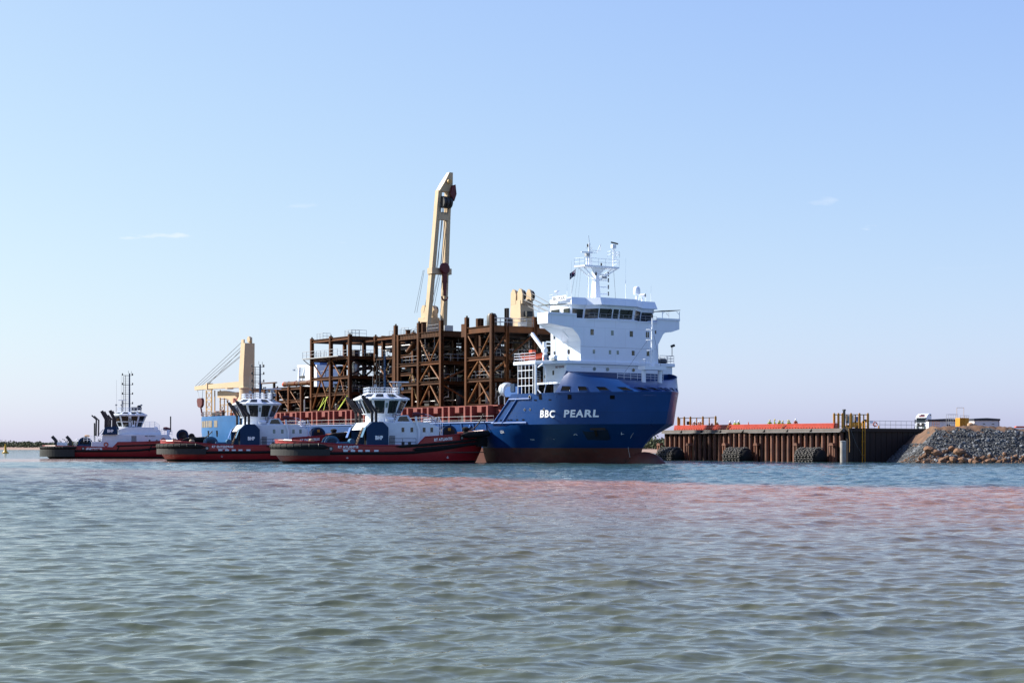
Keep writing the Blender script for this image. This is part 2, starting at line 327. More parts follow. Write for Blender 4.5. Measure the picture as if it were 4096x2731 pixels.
def build_water():
    rr = [13.0]
    while rr[-1] < 5000: r = rr[-1]; rr.append(r*(1+float(np.interp(r, [11, 40, 100, 260, 900], [.0019, .0024, .0033, .0045, .022]))))
    r = np.array(rr); A = np.linspace(R(-22.5), R(22.5), 800); nr, nc = len(r), len(A)
    RR, AA = np.meshgrid(r, A, indexing='ij'); X0 = (RR*np.sin(AA)); Y0 = (RR*np.cos(AA)); dr = np.gradient(r)[:, None]; sp = np.maximum(dr, r[:, None]*(A[1]-A[0]))
    Z = np.zeros_like(X0); DX = np.zeros_like(X0); DY = np.zeros_like(X0); rng = np.random.default_rng(5)
    N = 92
    for i in range(N):
        lam = .10*(4.5/.10)**((i+.5)/N)*rng.uniform(.92, 1.08)
        th = R(-90)+rng.normal(0, R(27))+R(12); kx, ky = math.cos(th)*2*math.pi/lam, math.sin(th)*2*math.pi/lam
        steep = .035*np.interp(lam, [.1, .25, .55, 1.0, 1.6, 2.6, 4.5], [.65, .95, 1.2, .85, .55, .40, .22])*(1+np.interp(lam, [.9, 2.2], [0, 1.6])*sstep(35, 110, RR)); a = steep*lam/(2*math.pi)*1.0
        w = sstep(1.6, 3.6, lam/sp); ph = kx*X0+ky*Y0+rng.uniform(0, 6.28)
        c = np.cos(ph)*w*a; s_ = np.sin(ph)*w*a; Z += c; DX -= math.cos(th)*s_; DY -= math.sin(th)*s_
    gust = .55+.9*fbm(X0*.05, Y0*.03, 3, 31); Z *= gust; DX *= gust; DY *= gust
    me = grid_mesh('water', np.stack([X0+DX*.9, Y0+DY*.9, Z], -1), nr, nc, M_water)
    f = silt_of(X0, Y0).astype(np.float32).ravel(); me.attributes.new('silt', 'FLOAT', 'POINT').data.foreach_set('value', f)
    tn = (sstep(40, 120, Y0)*.85+.25*(fbm(X0*.04, Y0*.02, 3, 41)-.5)*sstep(30, 60, Y0)).clip(0, 1).astype(np.float32).ravel()
    me.attributes.new('depth_tint', 'FLOAT', 'POINT').data.foreach_set('value', tn)
    me.attributes.new('unmeshed_chop', 'FLOAT', 'POINT').data.foreach_set('value', sstep(25, 110, RR).astype(np.float32).ravel())
    link('water', me, kind='structure')
    g = np.linspace(-9000, 9000, 40); GX, GY = np.meshgrid(g, g, indexing='ij')
    me2 = grid_mesh('water', np.stack([GY, GX, np.full_like(GX, -.45)], -1), 40, 40, M_water)
    me2.attributes.new('silt', 'FLOAT', 'POINT'); me2.attributes.new('depth_tint', 'FLOAT', 'POINT').data.foreach_set('value', np.ones(1600, np.float32)*.6)
    link('water', me2, kind='structure')
build_water()

# ================================================================ LAND on the right: filled wharf ground, dirt mound, rock slope
def shore_y(X): return np.interp(X, [44, 52, 55, 58, 66, 75, 90, 130, 220], [262, 245, 236.5, 231.5, 230, 229.5, 228, 222, 214])
def billow(x, y, o, seed): return 1-np.abs(2*fbm(x, y, o, seed)-1)
def land_h(X, Y):
    d = Y-shore_y(X); ns = fbm(X*.35, Y*.35, 5, 51)-.5; n2 = fbm(X*.07, Y*.07, 4, 57)-.5
    z = np.interp(d, [-6, 0, 5.5, 7, 400], [-3.2, -.15, 3.7, 4.0, 4.45])
    beach = sstep(70, 78, X)*sstep(8, 0, d); z = z*(1-.45*beach)
    prof = np.interp(d, [5.2, 6.2, 8.0, 10.5, 14, 17], [0, .35, .95, 1, .8, 0])*np.interp(X, [57, 59, 61, 67, 71, 74, 77, 81], [0, .55, 1.25, 1.3, 1.1, .9, .3, .0])
    lump = .45+.55*billow(X*.22, Y*.25, 2, 71)+.5*(billow(X*.75, Y*.5, 3, 73)-.5)+.3*(billow(X*1.9, Y*1.2, 2, 75)-.5)
    z = z+prof*.80*np.clip(lump, .15, 1.4)
    bank = sstep(74, 78, X)*np.interp(d, [8, 13, 20, 40], [0, .4, .7, .75]); z = z+bank+.5*n2*sstep(10, 16, d)*sstep(74, 78, X)
    z = z+.3*ns*sstep(5, 9, d)
    z = np.where((X-48.3)*.58-(Y-241.9)*.815 < .8, np.minimum(z, 4.2), z)
    return np.where(X < 60.3, np.minimum(z, np.interp(X, [50, 54.3, 58.2, 60.3], [-2.6, -.7, 2.4, 4.3])), z)
def build_land():
    xs = np.concatenate([np.arange(49, 90, .26), np.arange(90, 230, 2.2)]); ds = np.concatenate([np.arange(-8, 22, .26), np.arange(22, 260, 5.)])
    DX_, XX = np.meshgrid(ds, xs, indexing='ij'); YY = shore_y(XX)+DX_; ZZ = land_h(XX, YY)
    return link('ground', grid_mesh('ground', np.stack([XX, YY, ZZ], -1), len(ds), len(xs), M_dirt, False), kind='structure')
ground = build_land()
def rock_mesh(seed, m, sub=1, flat=.75):
    import bmesh
    rng = random.Random(seed); bm = bmesh.new(); bmesh.ops.create_icosphere(bm, subdivisions=sub, radius=1)
    o = Vector((rng.uniform(0, 90), rng.uniform(0, 90), 0)); sx, sy, sz = rng.uniform(.8, 1.25), rng.uniform(.7, 1.1), rng.uniform(.5, flat)
    cuts = [Vector((rng.gauss(0,1), rng.gauss(0,1), rng.gauss(0,1))).normalized() for _ in range(7)]
    for v in bm.verts:
        p = v.co.copy()
        for c in cuts:
            d = p.dot(c)-.72
            if d > 0: p -= c*d
        p *= 1+.25*mnoise.noise(p*1.7+o); v.co = Vector((p.x*sx, p.y*sy, p.z*sz))
    me = D.meshes.new('rock'); bm.to_mesh(me); bm.free(); me.materials.append(m); return me
def build_rocks():
    xs = np.arange(49.5, 95, .45); ds = np.arange(-8, 14, .35); DD, XX = np.meshgrid(ds, xs, indexing='ij'); YY = shore_y(XX)+DD; ZZ = land_h(XX, YY)
    ZZ = np.where((DD < 6.3+.8*np.sin(XX*1.3)) | ((XX < 58.5) & (ZZ < 4.1)), ZZ+.04, ZZ-.5)
    link('rock_bed', grid_mesh('rock_bed', np.stack([XX, YY, ZZ], -1), len(ds), len(xs), M_bed), kind='structure')
    root = D.objects.new('rock_slope', None); S.collection.objects.link(root); root['kind'] = 'structure'
    prot = [rock_mesh(i, M_rock, 1) for i in range(8)]; brown = [rock_mesh(40+i, M_boulder, 2, .85) for i in range(9)]
    rng = random.Random(3)
    def put(me, X, d, s, name, up=.0):
        Y = float(shore_y(X))+d; z = float(land_h(np.array([X]), np.array([Y]))[0])+up
        o = link(name, me, root, (X, Y, z)); o.rotation_euler = (rng.uniform(-.5, .5)+.5, rng.uniform(-.6, .6), rng.uniform(0, 6.3)); o.scale = (s, s, s)
    for i in range(235): put(rng.choice(prot), rng.uniform(56.5, 78), rng.uniform(.4, 6.6), rng.uniform(.2, .42), 'rock', .08)
    # big tumbled brown boulders by the water
    for (u, v, s) in [(3735,1817,.85),(3716,1830,.5),(3714,1848,.62),(3765,1824,.78),(3770,1845,.6),(3790,1836,.55),(3796,1820,.45),(3812,1840,.7),(3822,1812,.6),(3848,1822,.85),(3850,1842,.75),(3838,1848,.5),(3790,1850,.4),(3757,1852,.4),(3690,1848,.45),(3700,1838,.4),(3880,1845,.5),(3894,1850,.55),(3905,1840,.45),(3930,1838,.5),(3945,1845,.45),(3925,1850,.4),(3968,1842,.38),(3985,1846,.33),(4010,1842,.36),(4040,1838,.34),(4060,1832,.36),(4078,1840,.36),(4090,1834,.36),(3960,1830,.34),(4020,1826,.34),(3870,1830,.4)]:
        X = (u-2048)/FPX*231.5; d = np.interp(v, [1806, 1853], [3.3, -.15]); put(rng.choice(brown), X, float(d), s*1.15, 'boulder', .1)
    # smaller rubble, too many to count
    mb = MB(); base = [([tuple(v.co) for v in p.vertices], [tuple(q.vertices) for q in p.polygons]) for p in prot[:4]]
    low = [];
    for vs, fs in base: low.append((vs, fs))
    n = 7800; XX = np.array([rng.uniform(54.5, 92) for _ in range(n)]); dd = np.array([rng.uniform(-.2, 7.1)+.5*math.sin(x*1.7) for x in XX]); YY = shore_y(XX)+dd; ZZ = land_h(XX, YY)
    brn = MB()
    XE = np.array([rng.uniform(50.5, 58.5) for _ in range(2600)]); YE = np.array([rng.uniform(227, 249) for _ in XE]); ZE = land_h(XE, YE); kk = ZE > -.3; XX = np.concatenate([XX, XE[kk]]); YY = np.concatenate([YY, YE[kk]]); ZZ = np.concatenate([ZZ, ZE[kk]]); dd = np.concatenate([dd, np.full(kk.sum(), 4.)])
    for X, Y, Z, d_ in zip(XX, YY, ZZ, dd):
        vs, fs = rng.choice(low); s = rng.uniform(.09, .22); M = Matrix.Rotation(rng.uniform(0, 6.3), 3, 'Z') @ Matrix.Rotation(rng.uniform(-.8, .8), 3, 'X')
        pts = [M @ (Vector(p)*s)+Vector((X, Y, Z+.04)) for p in vs]
        (brn if (d_ < 1.6 and rng.random() < .75) or (X > 72 and d_ < 3 and rng.random() < .6) else mb).add(pts, fs)
    mb.build('rubble', M_rock, root, kind='stuff'); brn.build('rubble', M_boulder, root, kind='stuff')
build_rocks()

# ================================================================ far shore: mud bank and mangrove
def build_far_shore():
    ln = [(-560, 1010), (-420, 930), (-270, 862), (-120, 740), (-20, 600), (45, 505), (75, 470)]
    def L(t): n = len(ln)-1; q = min(t*n, n-1e-6); i = int(q); f = q-i; a, b = ln[i], ln[i+1]; return Vector((a[0]+(b[0]-a[0])*f, a[1]+(b[1]-a[1])*f, 0))
    nr, nc = 7, 60; P = np.zeros((nr, nc, 3)); prof = [(-14, -1.2), (0, .05), (14, .5), (40, .9), (90, 1.2), (400, 1.6), (3000, 2.0)]
    for j in range(nc):
        p = L(j/(nc-1)); n = Vector((.55, .83, 0))
        for i, (d, z) in enumerate(prof): q = p+n*d; P[i, j] = (q.x, q.y, z)
    link('mud_bank', grid_mesh('mud_bank', P, nr, nc, M_sand), kind='structure')
    rng = random.Random(11); V = []; F = []
    for k in range(2200):
        t = rng.random()
        p = L(t)+Vector((.55, .83, 0))*rng.uniform(44, 100); h = rng.uniform(2.4, 3.8)*(1+.25*math.sin(t*37)+.15*math.sin(t*91)); w = rng.uniform(1.6, 3.2)
        if rng.random() < .03: h *= 1.35
        for q in range(34):
            a = rng.uniform(0, 6.28); e = rng.random()**.6; zz = rng.uniform(.12, 1)
            c = p+Vector((math.cos(a)*w*e*math.sqrt(max(.05, 1-(zz-.45)**2*2)), math.sin(a)*w*e*.8, 1.0+h*zz)); s = rng.uniform(.22, .5)
            n1 = Vector((rng.gauss(0,1), rng.gauss(0,1), rng.gauss(0,1))).normalized(); u = n1.orthogonal().normalized()*s; w_ = n1.cross(u)
            o = len(V); V += [tuple(c-u-w_*.6), tuple(c+u-w_*.5), tuple(c+u*.6+w_), tuple(c-u*.8+w_*.7)]; F.append((o, o+1, o+2, o+3))
    me = D.meshes.new('mangrove_wood'); me.from_pydata(V, [], F); me.update(); me.materials.append(M_leaf)
    o = link('mangrove_wood', me, kind='stuff'); tag(o, 'low dark green mangrove wood along the far mud bank', 'mangrove')
build_far_shore()
# ================================================================ CARGO SHIP (local x forward, y to port, z up; 0 = water)
SHIP_LOC = (14.25, 230.3, 0); SHIP_RZ = math.atan2(-.829, .559)
ship = empty('cargo_ship', 'large blue heavy-lift cargo ship with white bridge block at its bow and brown steel cargo', 'ship', SHIP_LOC, SHIP_RZ)
gKs = [0, .15, .305, .42, .534, .687, .84, .916, .973, 1]; gKv = [1, 1, .985, .95, .895, .69, .405, .25, .105, 0]
gWs = [0, .2, .4, .6, .8, .93, 1]; gWv = [.92, .78, .56, .33, .14, .05, 0]
def stem_x(z): return float(np.interp(z, [-1, 1.6, 2.4, 3.3, 4.3, 5.3, 9.6], [5.6, 5.7, 6.0, 7.0, 8.9, 10.9, 12.2]))
def hull_pt(xc, z):                                       # (x, half breadth) of the shell at nominal station xc and height z
    t = min(1.1, max(0, (5.3-z)/5.3))**.8
    if xc > -14:
        s = (xc+14)/26.2; k = float(np.interp(s, gKs, gKv)); w = float(np.interp(s, gWs, gWv))
        return -14+s*(stem_x(z)+14), 11.4*(k*(1-t)+w*t)*(1-.018*max(0, 9.5-z)*max(0, s-.2)/4)
    w = .92+.08*min(1, (-14-xc)/22.)
    k = float(np.interp(xc, [-123.2, -122.6, -121, -118, -112, -106], [6.6, 7.6, 8.6, 9.7, 10.95, 11.4]))/11.4
    return xc, 11.4*k*(1-t+w*t)
def ztop(x): return float(np.interp(x, [-124, -96.5, -95.2, -12.8, -8.8, 12], [7.92, 7.92, 5.72, 5.72, 9.55, 9.55]))
def zbot(x): return float(np.interp(x, [-123.5, -119.5, -115.5, -111, -106.5], [6.3, 4.3, 2.5, .6, -1.2]))
stn = [-123.2, -122.6, -121, -118.5, -116, -113, -110, -106, -101, -96.5, -95.2, -85, -70, -55, -40, -30, -22, -17, -14, -12.8, -11.5, -10, -8.8]+list(np.linspace(-7.5, 8, 14))+[9, 9.8, 10.5, 11.1, 11.6, 11.95, 12.2]
def shell(za, zb_, fr, name, m, n_open=True):
    rings = []
    for xc in stn:
        lo = max(za, zbot(xc)) if za < 2 else max(za, zbot(xc)); hi = zb_(xc); g = []; hi = max(hi, lo+.01)
        col = [hull_pt(xc, lo+(hi-lo)*f)+(lo+(hi-lo)*f,) for f in fr]
        g = [(x, -y, z) for x, y, z in reversed(col)]+[(x, y, z) for x, y, z in col]; rings.append(g)
    mb = MB(); mb.loft(rings, False, False)
    n = len(rings[0]); mb.f.append(tuple(range(n)))        # transom
    return mb.build(name, m, ship, smooth=True)
hull = shell(2.1, ztop, [0, .2, .4295, .55, .75, 1], 'hull', M_blue)
hull.data.materials.append(M_blue_aft)
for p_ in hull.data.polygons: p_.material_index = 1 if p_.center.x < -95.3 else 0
shell(-1.2, lambda x: 2.1, [0, .35, .7, 1], 'lower_hull', M_boot)
mb = MB(); rings = []
for i in range(13):
    a = math.pi*i/12; rx = math.sin(a); cxx = 6.4-4.35*math.cos(math.pi-a)*-1 if False else 6.4-4.35*math.cos(a)
    rings.append([(cxx, 1.65*rx*math.cos(b), -.75+2.35*rx*math.sin(b)) for b in np.linspace(0, 2*math.pi, 17)[:-1]])
mb.loft(rings, True).build('bulbous_bow', M_boot, ship, smooth=True)
# decks
def deck_poly(xs, z, inset=.25):
    pts = []
    for x in xs: a, b = hull_pt(x, z); pts.append((a, max(0, b-inset)))
    return [(x, -y) for x, y in pts]+[(x, y) for x, y in reversed(pts)]
MB().prism(deck_poly([-95, -80, -14, -8.8], 5.6), 'z', 5.2, 5.5).build('main_deck', M_coam, ship)
MB().prism(deck_poly([-9, -5, 0, 3, 6, 8, 10, 11], 9.4, .1), 'z', 9.0, 9.35).build('forecastle_deck', M_blue, ship)
MB().prism(deck_poly([-123, -121, -118, -112, -106, -96], 7.6, .1), 'z', 7.2, 7.6).build('poop_deck', M_coam, ship)
MB().bx(-95.4, -95.2, -11.3, 11.3, 5.3, 7.6).build('poop_bulkhead', M_coam, ship)
# sheer strake rim, knuckle rubbing bars
def hx(x, z, off=.08): a, b = hull_pt(x, z); return (a, -b-off, z)
mb = MB(); mb.path([hx(x, 5.72, .03) for x in np.linspace(-95, -12.8, 20)], .11, 6); mb.build('sheer_rail', M_blue2, ship)
mb = MB(); mb.path([hx(x, 5.55) for x in (-13.6, -8.5, -5.0)], .13); mb.path([hx(-13.0, 5.6), hx(-9.1, 8.75)], .13); mb.path([hx(-10.7, 5.6), hx(-7.4, 8.75)], .13); mb.path([hx(x, 8.8) for x in (-9.2, -7, -4.6)], .13)
mb.build('rubbing_bar', M_blue2, ship)
for x in np.arange(-28, -13.4, 3.2): MB().beam(hx(x, 4.1, .03), hx(x, 5.6, .03), .22, .14).build('side_stiffener', M_blue2, ship)
MB().beam(hx(-21, 4.2, .05), hx(-19, 5.3, .05), .25, .2).build('side_stiffener', M_blue2, ship)
# stern mooring openings with beige inside
for x0, x1 in ((-119.2, -117.4), (-117.0, -115.2), (-114.8, -113.1), (-112.6, -110.4), (-109.2, -107.4)):
    f = MB(); q = [hull_pt(x, z)[1]+.04 for x in (x0, x1) for z in (5.85, 7.1)]
    f.add([(x0, -q[0], 5.85), (x1, -q[2], 5.85), (x1, -q[3], 7.1), (x0, -q[1], 7.1)], [(0, 1, 2, 3)]); f.build('mooring_opening', mat('beige recess', (.30, .26, .20), .8), ship)
for x0 in (-112.8, -107.8):
    f = MB(); y = hull_pt(x0, 4.5)[1]+.04; f.add([(x0, -y, 4.0), (x0+.8, -y, 4.0), (x0+.6, -y-.02, 5.2), (x0-.2, -y-.02, 5.2)], [(0, 1, 2, 3)]); f.build('chock_opening', M_dark, ship)
# white-backed fore whaleback
def kpt(a): x = 12.2*math.sin(a); y = hull_pt(x, 9.55)[1]; return Vector((x, -y if a < math.pi/2 else y, 9.55))
def tpt(a): return Vector((5.7*math.sin(a)**.8, .5-8.9*math.cos(a), 12.45-1.25*math.sin(a)))
def wpt(a, f, off=0):
    p = kpt(a).lerp(tpt(a), f)
    if off: n = (kpt(a+.02)-kpt(a-.02)).cross(tpt(a)-kpt(a)).normalized(); p = p+n*off
    return p
AA_ = np.linspace(.001, math.pi-.001, 41)
MB().loft([[wpt(a, 0), wpt(a, .5), wpt(a, 1)] for a in AA_], False, False).build('whaleback', M_blue, ship, smooth=True)
mb = MB(); mb.path([wpt(a, 1) for a in AA_], .07, 5); mb.build('whaleback_rim', M_blue, ship)
def wrap_sign(a): return 1
for a0, w in ((.10, .05), (.30, .05), (.52, .055), (.78, .06), (1.02, .06), (1.22, .06), (1.42, .06), (1.66, .06), (1.92, .06), (2.2, .06)):
    sgn = 1 if (wpt(a0, .2, .05)-wpt(a0, .2)).dot(Vector((math.sin(a0), -math.cos(a0), .6))) > 0 else -1
    f = MB(); P4 = [wpt(a0-w, .07, .035*sgn), wpt(a0+w, .07, .035*sgn), wpt(a0+w, .30, .035*sgn), wpt(a0-w, .30, .035*sgn)]
    f.add(P4, [(0, 1, 2, 3)]); o = f.build('fairlead_opening', M_dark, ship)
    f = MB(); f.path(P4+[P4[0]], .045, 5); f.build('fairlead_frame', M_blue, o)
# hull side portholes, leads, slots
for x, z, r in ((-5.6, 7.35, .17), (-4.5, 7.35, .17), (-1.8, 7.3, .17)):
    p = hx(x, z, .0); n = Vector((.08, -1, 0)); o = MB().tube(Vector(p)-n*.02, Vector(p)+n*.05, r, 12).build('porthole', M_galv, ship); MB().tube(Vector(p)+n*.03, Vector(p)+n*.06, r*.75, 12).build('glass', M_glass, o)
p = Vector(hx(-4.7, 9.0, 0)); o = MB().tube(p-Vector((0, .02, 0)), p+Vector((0, -.06, 0)), .30, 14).build('panama_lead', M_galv, ship); MB().tube(p, p+Vector((0, -.08, 0)), .22, 14).build('lead_hole', M_dark, o)
for x, z, w, h in ((-2.6, 9.05, .5, .75), (1.9, 9.0, .5, .75), (6.8, 8.95, .5, .7), (-3.5, 8.6, .55, .16), (-.8, 8.6, .5, .14), (-7.3, 8.95, .4, .14), (-11.2, 5.95, .5, .16), (-9.3, 5.98, .5, .16), (-8.6, 5.98, .5, .16), (-7.2, 5.98, .5, .16), (-5.8, 5.98, .5, .16)):
    a, b = hx(x-w/2, z, .03), hx(x+w/2, z, .03); f = MB(); f.add([(a[0], a[1], z-h/2), (b[0], b[1], z-h/2), (b[0], b[1], z+h/2), (a[0], a[1], z+h/2)], [(0, 1, 2, 3)]); f.build('hull_slot', M_dark, ship)
a, b = hx(4.6, 4.0, .04), hx(7.0, 3.4, .04)
f = MB(); f.add([hx(3.4, 4.9, .05), hx(6.6, 4.9, .05), hx(7.6, 3.0, .05), hx(4.4, 3.0, .05)], [(0, 1, 2, 3)]); f.build('anchor_pocket', mat('anchor pocket', (.01, .03, .08), .6), ship)
f = MB(); f.beam(hx(4.7, 4.75, .12), hx(6.5, 4.75, .12), .25, .5); f.beam(hx(5.3, 4.7, .14), hx(5.6, 3.8, .16), .3, .3); f.build('anchor', M_steel2, ship)
# name on the bow, draft and thruster marks
def on_hull(x0, z0, slant=0):
    def fn(s, t): a, b = hull_pt(x0+s, z0+t); return Vector((a, -b-.05, z0+t))
    return fn
lettering('ship_name', 'BBC  PEARL', ship, M_letter, on_hull(1.62, 6.72), 8.0, 1.02, bold=.035, space=1.18)
mb = MB()
for i in range(18): z = 2.35-1.0*0+i*.0; 
for i in range(22):
    z = 4.1-i*.16; xx = 10.2+.55*(i/22)**1.5 if False else 10.05+.35*math.sin(i/22*1.5); p = Vector(hx(xx, z, .04)); mb.bx(p.x-.04, p.x+.06, p.y-.02, p.y, z-.035, z+.035)
mb.build('draft_marks', M_letter, ship)
mb = MB(); c = Vector(hx(2.6, 4.0, .06))
for s_ in (-1, 1):
    for q in (0, 1): mb.beam(c+Vector((0, 0, 0)), c+Vector((.34*s_, 0 if s_ < 0 else .1, .16 if q else -.16)), .12, .03)
mb.build('thruster_mark', M_letter, ship)
mb = MB(); c = Vector(hx(8.2, 4.1, .08)); mb.beam(c, c+Vector((.5, .18, .25)), .05, .03); mb.beam(c+Vector((.5, .18, .25)), c+Vector((.55, .2, -.25)), .06, .03); mb.beam(c+Vector((.5, .19, -.12)), c+Vector((.85, .33, -.12)), .22, .03); mb.build('bulb_mark', M_letter, ship)
lettering('load_mark', 'LSA', ship, M_letter, on_hull(-11.3, 4.35), .9, .4)
for xx in (-5.0, -.6, 2.2, 4.2): lettering('tug_mark', 'TUG', ship, M_letter, on_hull(xx, 3.25), .8, .16)
# ---------------- accommodation block and bridge
MB().bx(-4.95, 0, -8.37, 10.08, 10.95, 13.5).build('lower_house', M_white, ship)
MB().bx(-4.0, -.02, -7.6, 9.6, 9.36, 10.95).build('base_house', M_white, ship)
MB().bx(0, .035, -8.34, 10.05, 9.4, 12.45).build('blue_front_plate', M_blue, ship)
MB().prism([(-8.6, -11.2), (-3.3, -11.2), (.25, -8.75), (.25, 10.4), (-3.3, 11.3), (-8.6, 11.3)], 'z', 13.5, 13.95).build('boat_deck', M_white, ship, bevel=.04)
MB().prism([(-5.97, 13.95), (-5.97, 16.7), (-6.35, 17.4), (-7.3, 18.3), (-11.4, 18.85), (-11.4, 20.05), (-6.6, 20.05), (-6.6, 19.72), (7.4, 19.72), (7.4, 20.05), (11.4, 20.05), (11.4, 18.85), (9.95, 18.42), (8.9, 18.35), (8.45, 18.05), (7.56, 16.6), (7.56, 13.95)], 'x', -2.4, 0).build('bridge_front_wall', M_white, ship)
MB().bx(-7.0, -2.4, -5.95, 7.54, 13.95, 19.7).build('tower', M_white, ship)
MB().add([(-2.4, -11.3, 18.9), (-6.9, -5.94, 18.75), (-4.4, -5.94, 16.7), (-2.4, -7.3, 18.3), (-2.4, -5.94, 16.8), (-2.4, -5.94, 18.9)], [(0, 1, 2, 3), (0, 5, 1), (2, 4, 3), (1, 5, 4, 2), (0, 3, 4, 5)]).build('wing_bracket', M_white, ship)
for s_ in (-1, 1):
    y0, y1 = (-11.42, -6.7) if s_ < 0 else (7.3, 11.42)
    m_ = MB(); m_.bx(-.02, .12, y0, y1, 20.05, 20.32); m_.bx(-2.45, 0, y0 if s_ < 0 else y1-.1, y0+.1 if s_ < 0 else y1, 20.05, 20.32); m_.build('wing_bulwark_cap', M_white, ship)
    # sun canopy of the wing
    z = 21.4; ya, yb = (-11.3, -7.6) if s_ < 0 else (8.2, 11.5)
    cp = MB().add([(-2.5, ya, z-.1), (.1, ya, z-.1), (.1, yb, z+.12), (-2.5, yb, z+.12), (-2.5, ya, z-.02), (.1, ya, z-.02), (.1, yb, z+.2), (-2.5, yb, z+.2)], [(0, 3, 2, 1), (4, 5, 6, 7), (0, 1, 5, 4), (1, 2, 6, 5), (2, 3, 7, 6), (3, 0, 4, 7)]).build('wing_canopy', mat('green grey awning', (.16, .20, .19), .6), ship)
    m_ = MB()
    for x in (-2.4, 0): 
        for y in (ya+.1, yb-.1): MB().tube((x, y, 20.0), (x, y, z-.05), .05, 6).tube((x, y, 20.9), (x, y+(.5 if y == ya+.1 else -.5), z-.05), .035, 5).build('canopy_post', M_white, cp)
BP = [(-1.95, -6.1), (-1.95, -3.75), (-.12, -2.6), (-.12, 3.6), (-1.95, 6.1), (-1.95, 8.4)]
def ring(z, off, back=-7.0):
    out = []
    for i, (x, y) in enumerate(BP): out.append((x+off, y+(-off if i < 1 else off if i > 4 else 0)*.6, z))
    return out+[(back, 8.4, z), (back, -6.1, z)]
MB().loft([ring(19.7, -.42), ring(21.68, .0)], True).build('wheelhouse', M_white, ship)
MB().loft([ring(21.68, .42), ring(21.75, .42), ring(22.72, .08)], True).build('wheelhouse_roof', M_white, ship)
def band(i, f0, f1, z0, z1, off=.03):
    def P(f, z):
        o = -.42+(z-19.7)/1.98*.42; a, b = ring(z, o)[i], ring(z, o)[i+1]; p = Vector(a).lerp(Vector(b), f)
        d = Vector(b)-Vector(a); n = Vector((d.y, -d.x, 0)).normalized(); return p+n*off
    return [P(f0, z0), P(f1, z0), P(f1, z1), P(f0, z1)]
for i, f0, f1, z0, z1 in ((0, .08, .90, 19.95, 21.15), (1, .05, .97, 19.9, 21.2), (2, .015, .36, 19.95, 21.2), (2, .395, .545, 19.95, 21.2), (2, .585, .94, 19.95, 21.2), (3, .06, .93, 19.9, 21.2), (4, .05, .92, 19.85, 21.15)):
    MB().add(band(i, f0, f1, z0, z1), [(0, 1, 2, 3)]).build('bridge_window', M_glass, ship)
for x0, x1, m_ in ((-3.5, -2.3, M_glass), (-6.4, -4.7, M_glass)):
    MB().bx(x0, x1, -6.33, -6.0, 20.3, 21.2).build('bridge_window', m_, ship)
mb = MB()
for f in (.25, .55, .8): p, q = band(2, f, f+.02, 20.6, 21.3, .08)[0], band(2, f, f+.05, 21.3, 21.4, .08)[1]; mb.tube(p, q, .025, 4)
mb.build('window_wiper', M_dark, ship)
mb = MB().rail([(.08, -4.6, 19.72), (.08, 7.2, 19.72)], .75, 2, .022, 1.0); mb.build('front_railing', M_galv, ship)
MB().bx(-.4, .1, -5.0, 7.4, 19.55, 19.7).build('front_ledge', M_white, ship)
def fwin(y, z, w, h, m_, face=0.0):
    o = MB().bx(face-.05, face+.012, y-w/2, y+w/2, z-h/2, z+h/2).build('window', M_white if m_ is M_glass2 else M_dark, ship)
    MB().bx(face-.04, face+.022, y-w/2+.05, y+w/2-.05, z-h/2+.05, z+h/2-.05).build('pane', m_, o)
for y, m_ in ((-4.01, M_glass), (-.55, M_glass2), (2.77, M_glass), (5.62, M_glass)): fwin(y, 17.9, .55, .78, m_)
for y, m_ in ((-3.71, M_glass2), (-.95, M_glass2), (.39, M_glass2), (3.1, M_glass), (5.73, M_glass)): fwin(y, 15.25, .48, .64, m_)
for y in (-3.63, -1.37, 3.13):
    o = MB().tube((-.02, y, 12.9), (.06, y, 12.9), .27, 16).build('porthole', M_galv, ship); MB().tube((.03, y, 12.9), (.075, y, 12.9), .2, 16).build('pane', M_glass2 if y < 2 else M_glass, o)
def swin(x, z, w, h, yy=-5.97):
    o = MB().bx(x-w/2, x+w/2, yy-.012, yy+.05, z-h/2, z+h/2).build('window', M_dark, ship); MB().bx(x-w/2+.05, x+w/2-.05, yy-.022, yy+.04, z-h/2+.05, z+h/2-.05).build('pane', M_glass, o)
swin(-2.0, 17.75, .45, .7); swin(-2.72, 15.27, .45, .62); swin(-6.0, 15.2, .45, .62); swin(-6.2, 17.6, .5, .8); swin(-3.0, 12.35, .4, .6, -8.37)
MB().tube((-4.9, -8.39, 11.9), (-4.9, -8.37, 11.9), .25, 10).build('porthole', M_glass, ship)
for y0, y1 in ((-9.2, -8.37),): MB().bx(-5.5, -4.95, -8.3, -7.2, 10.95, 13.5).build('house_corner', M_white, ship)
MB().bx(-5.9, -.1, -9.1, -8.37, 10.8, 11.05).build('side_walkway', M_white, ship)
lettering('hull_number', 'IMO 9504786', ship, M_rletter, lambda s, t: Vector((-1.45+s, -8.40, 13.1+t)), 2.0, .33)
lettering('side_notice', 'HARBOUR VESSEL', ship, M_rletter, lambda s, t: Vector((-2.2+s, -7.63, 9.95+t)), 1.5, .16)
mb = MB()
for z in (15.9, 13.1): mb.bx(0, .008, -5.9, 7.5, z-.02, z+.02)
mb.build('weld_seam', mat('seam shade', (.55, .56, .58), .6), ship)
mb = MB(); mb.path([(-6.2, -6.1, 13.95), (-6.2, -6.1, 18.6), (-6.7, -8, 18.7)], .07); mb.path([(-5.6, -6.08, 13.95), (-5.6, -6.08, 18.4)], .05); mb.path([(-2.9, -6.05, 13.95), (-2.9, -6.05, 18.2)], .05); mb.path([(-4.4, -6.1, 16.0), (-3.9, -6.5, 16.1), (-3.8, -6.5, 15.2)], .05)
mb.build('vent_pipe', M_wplain, ship)
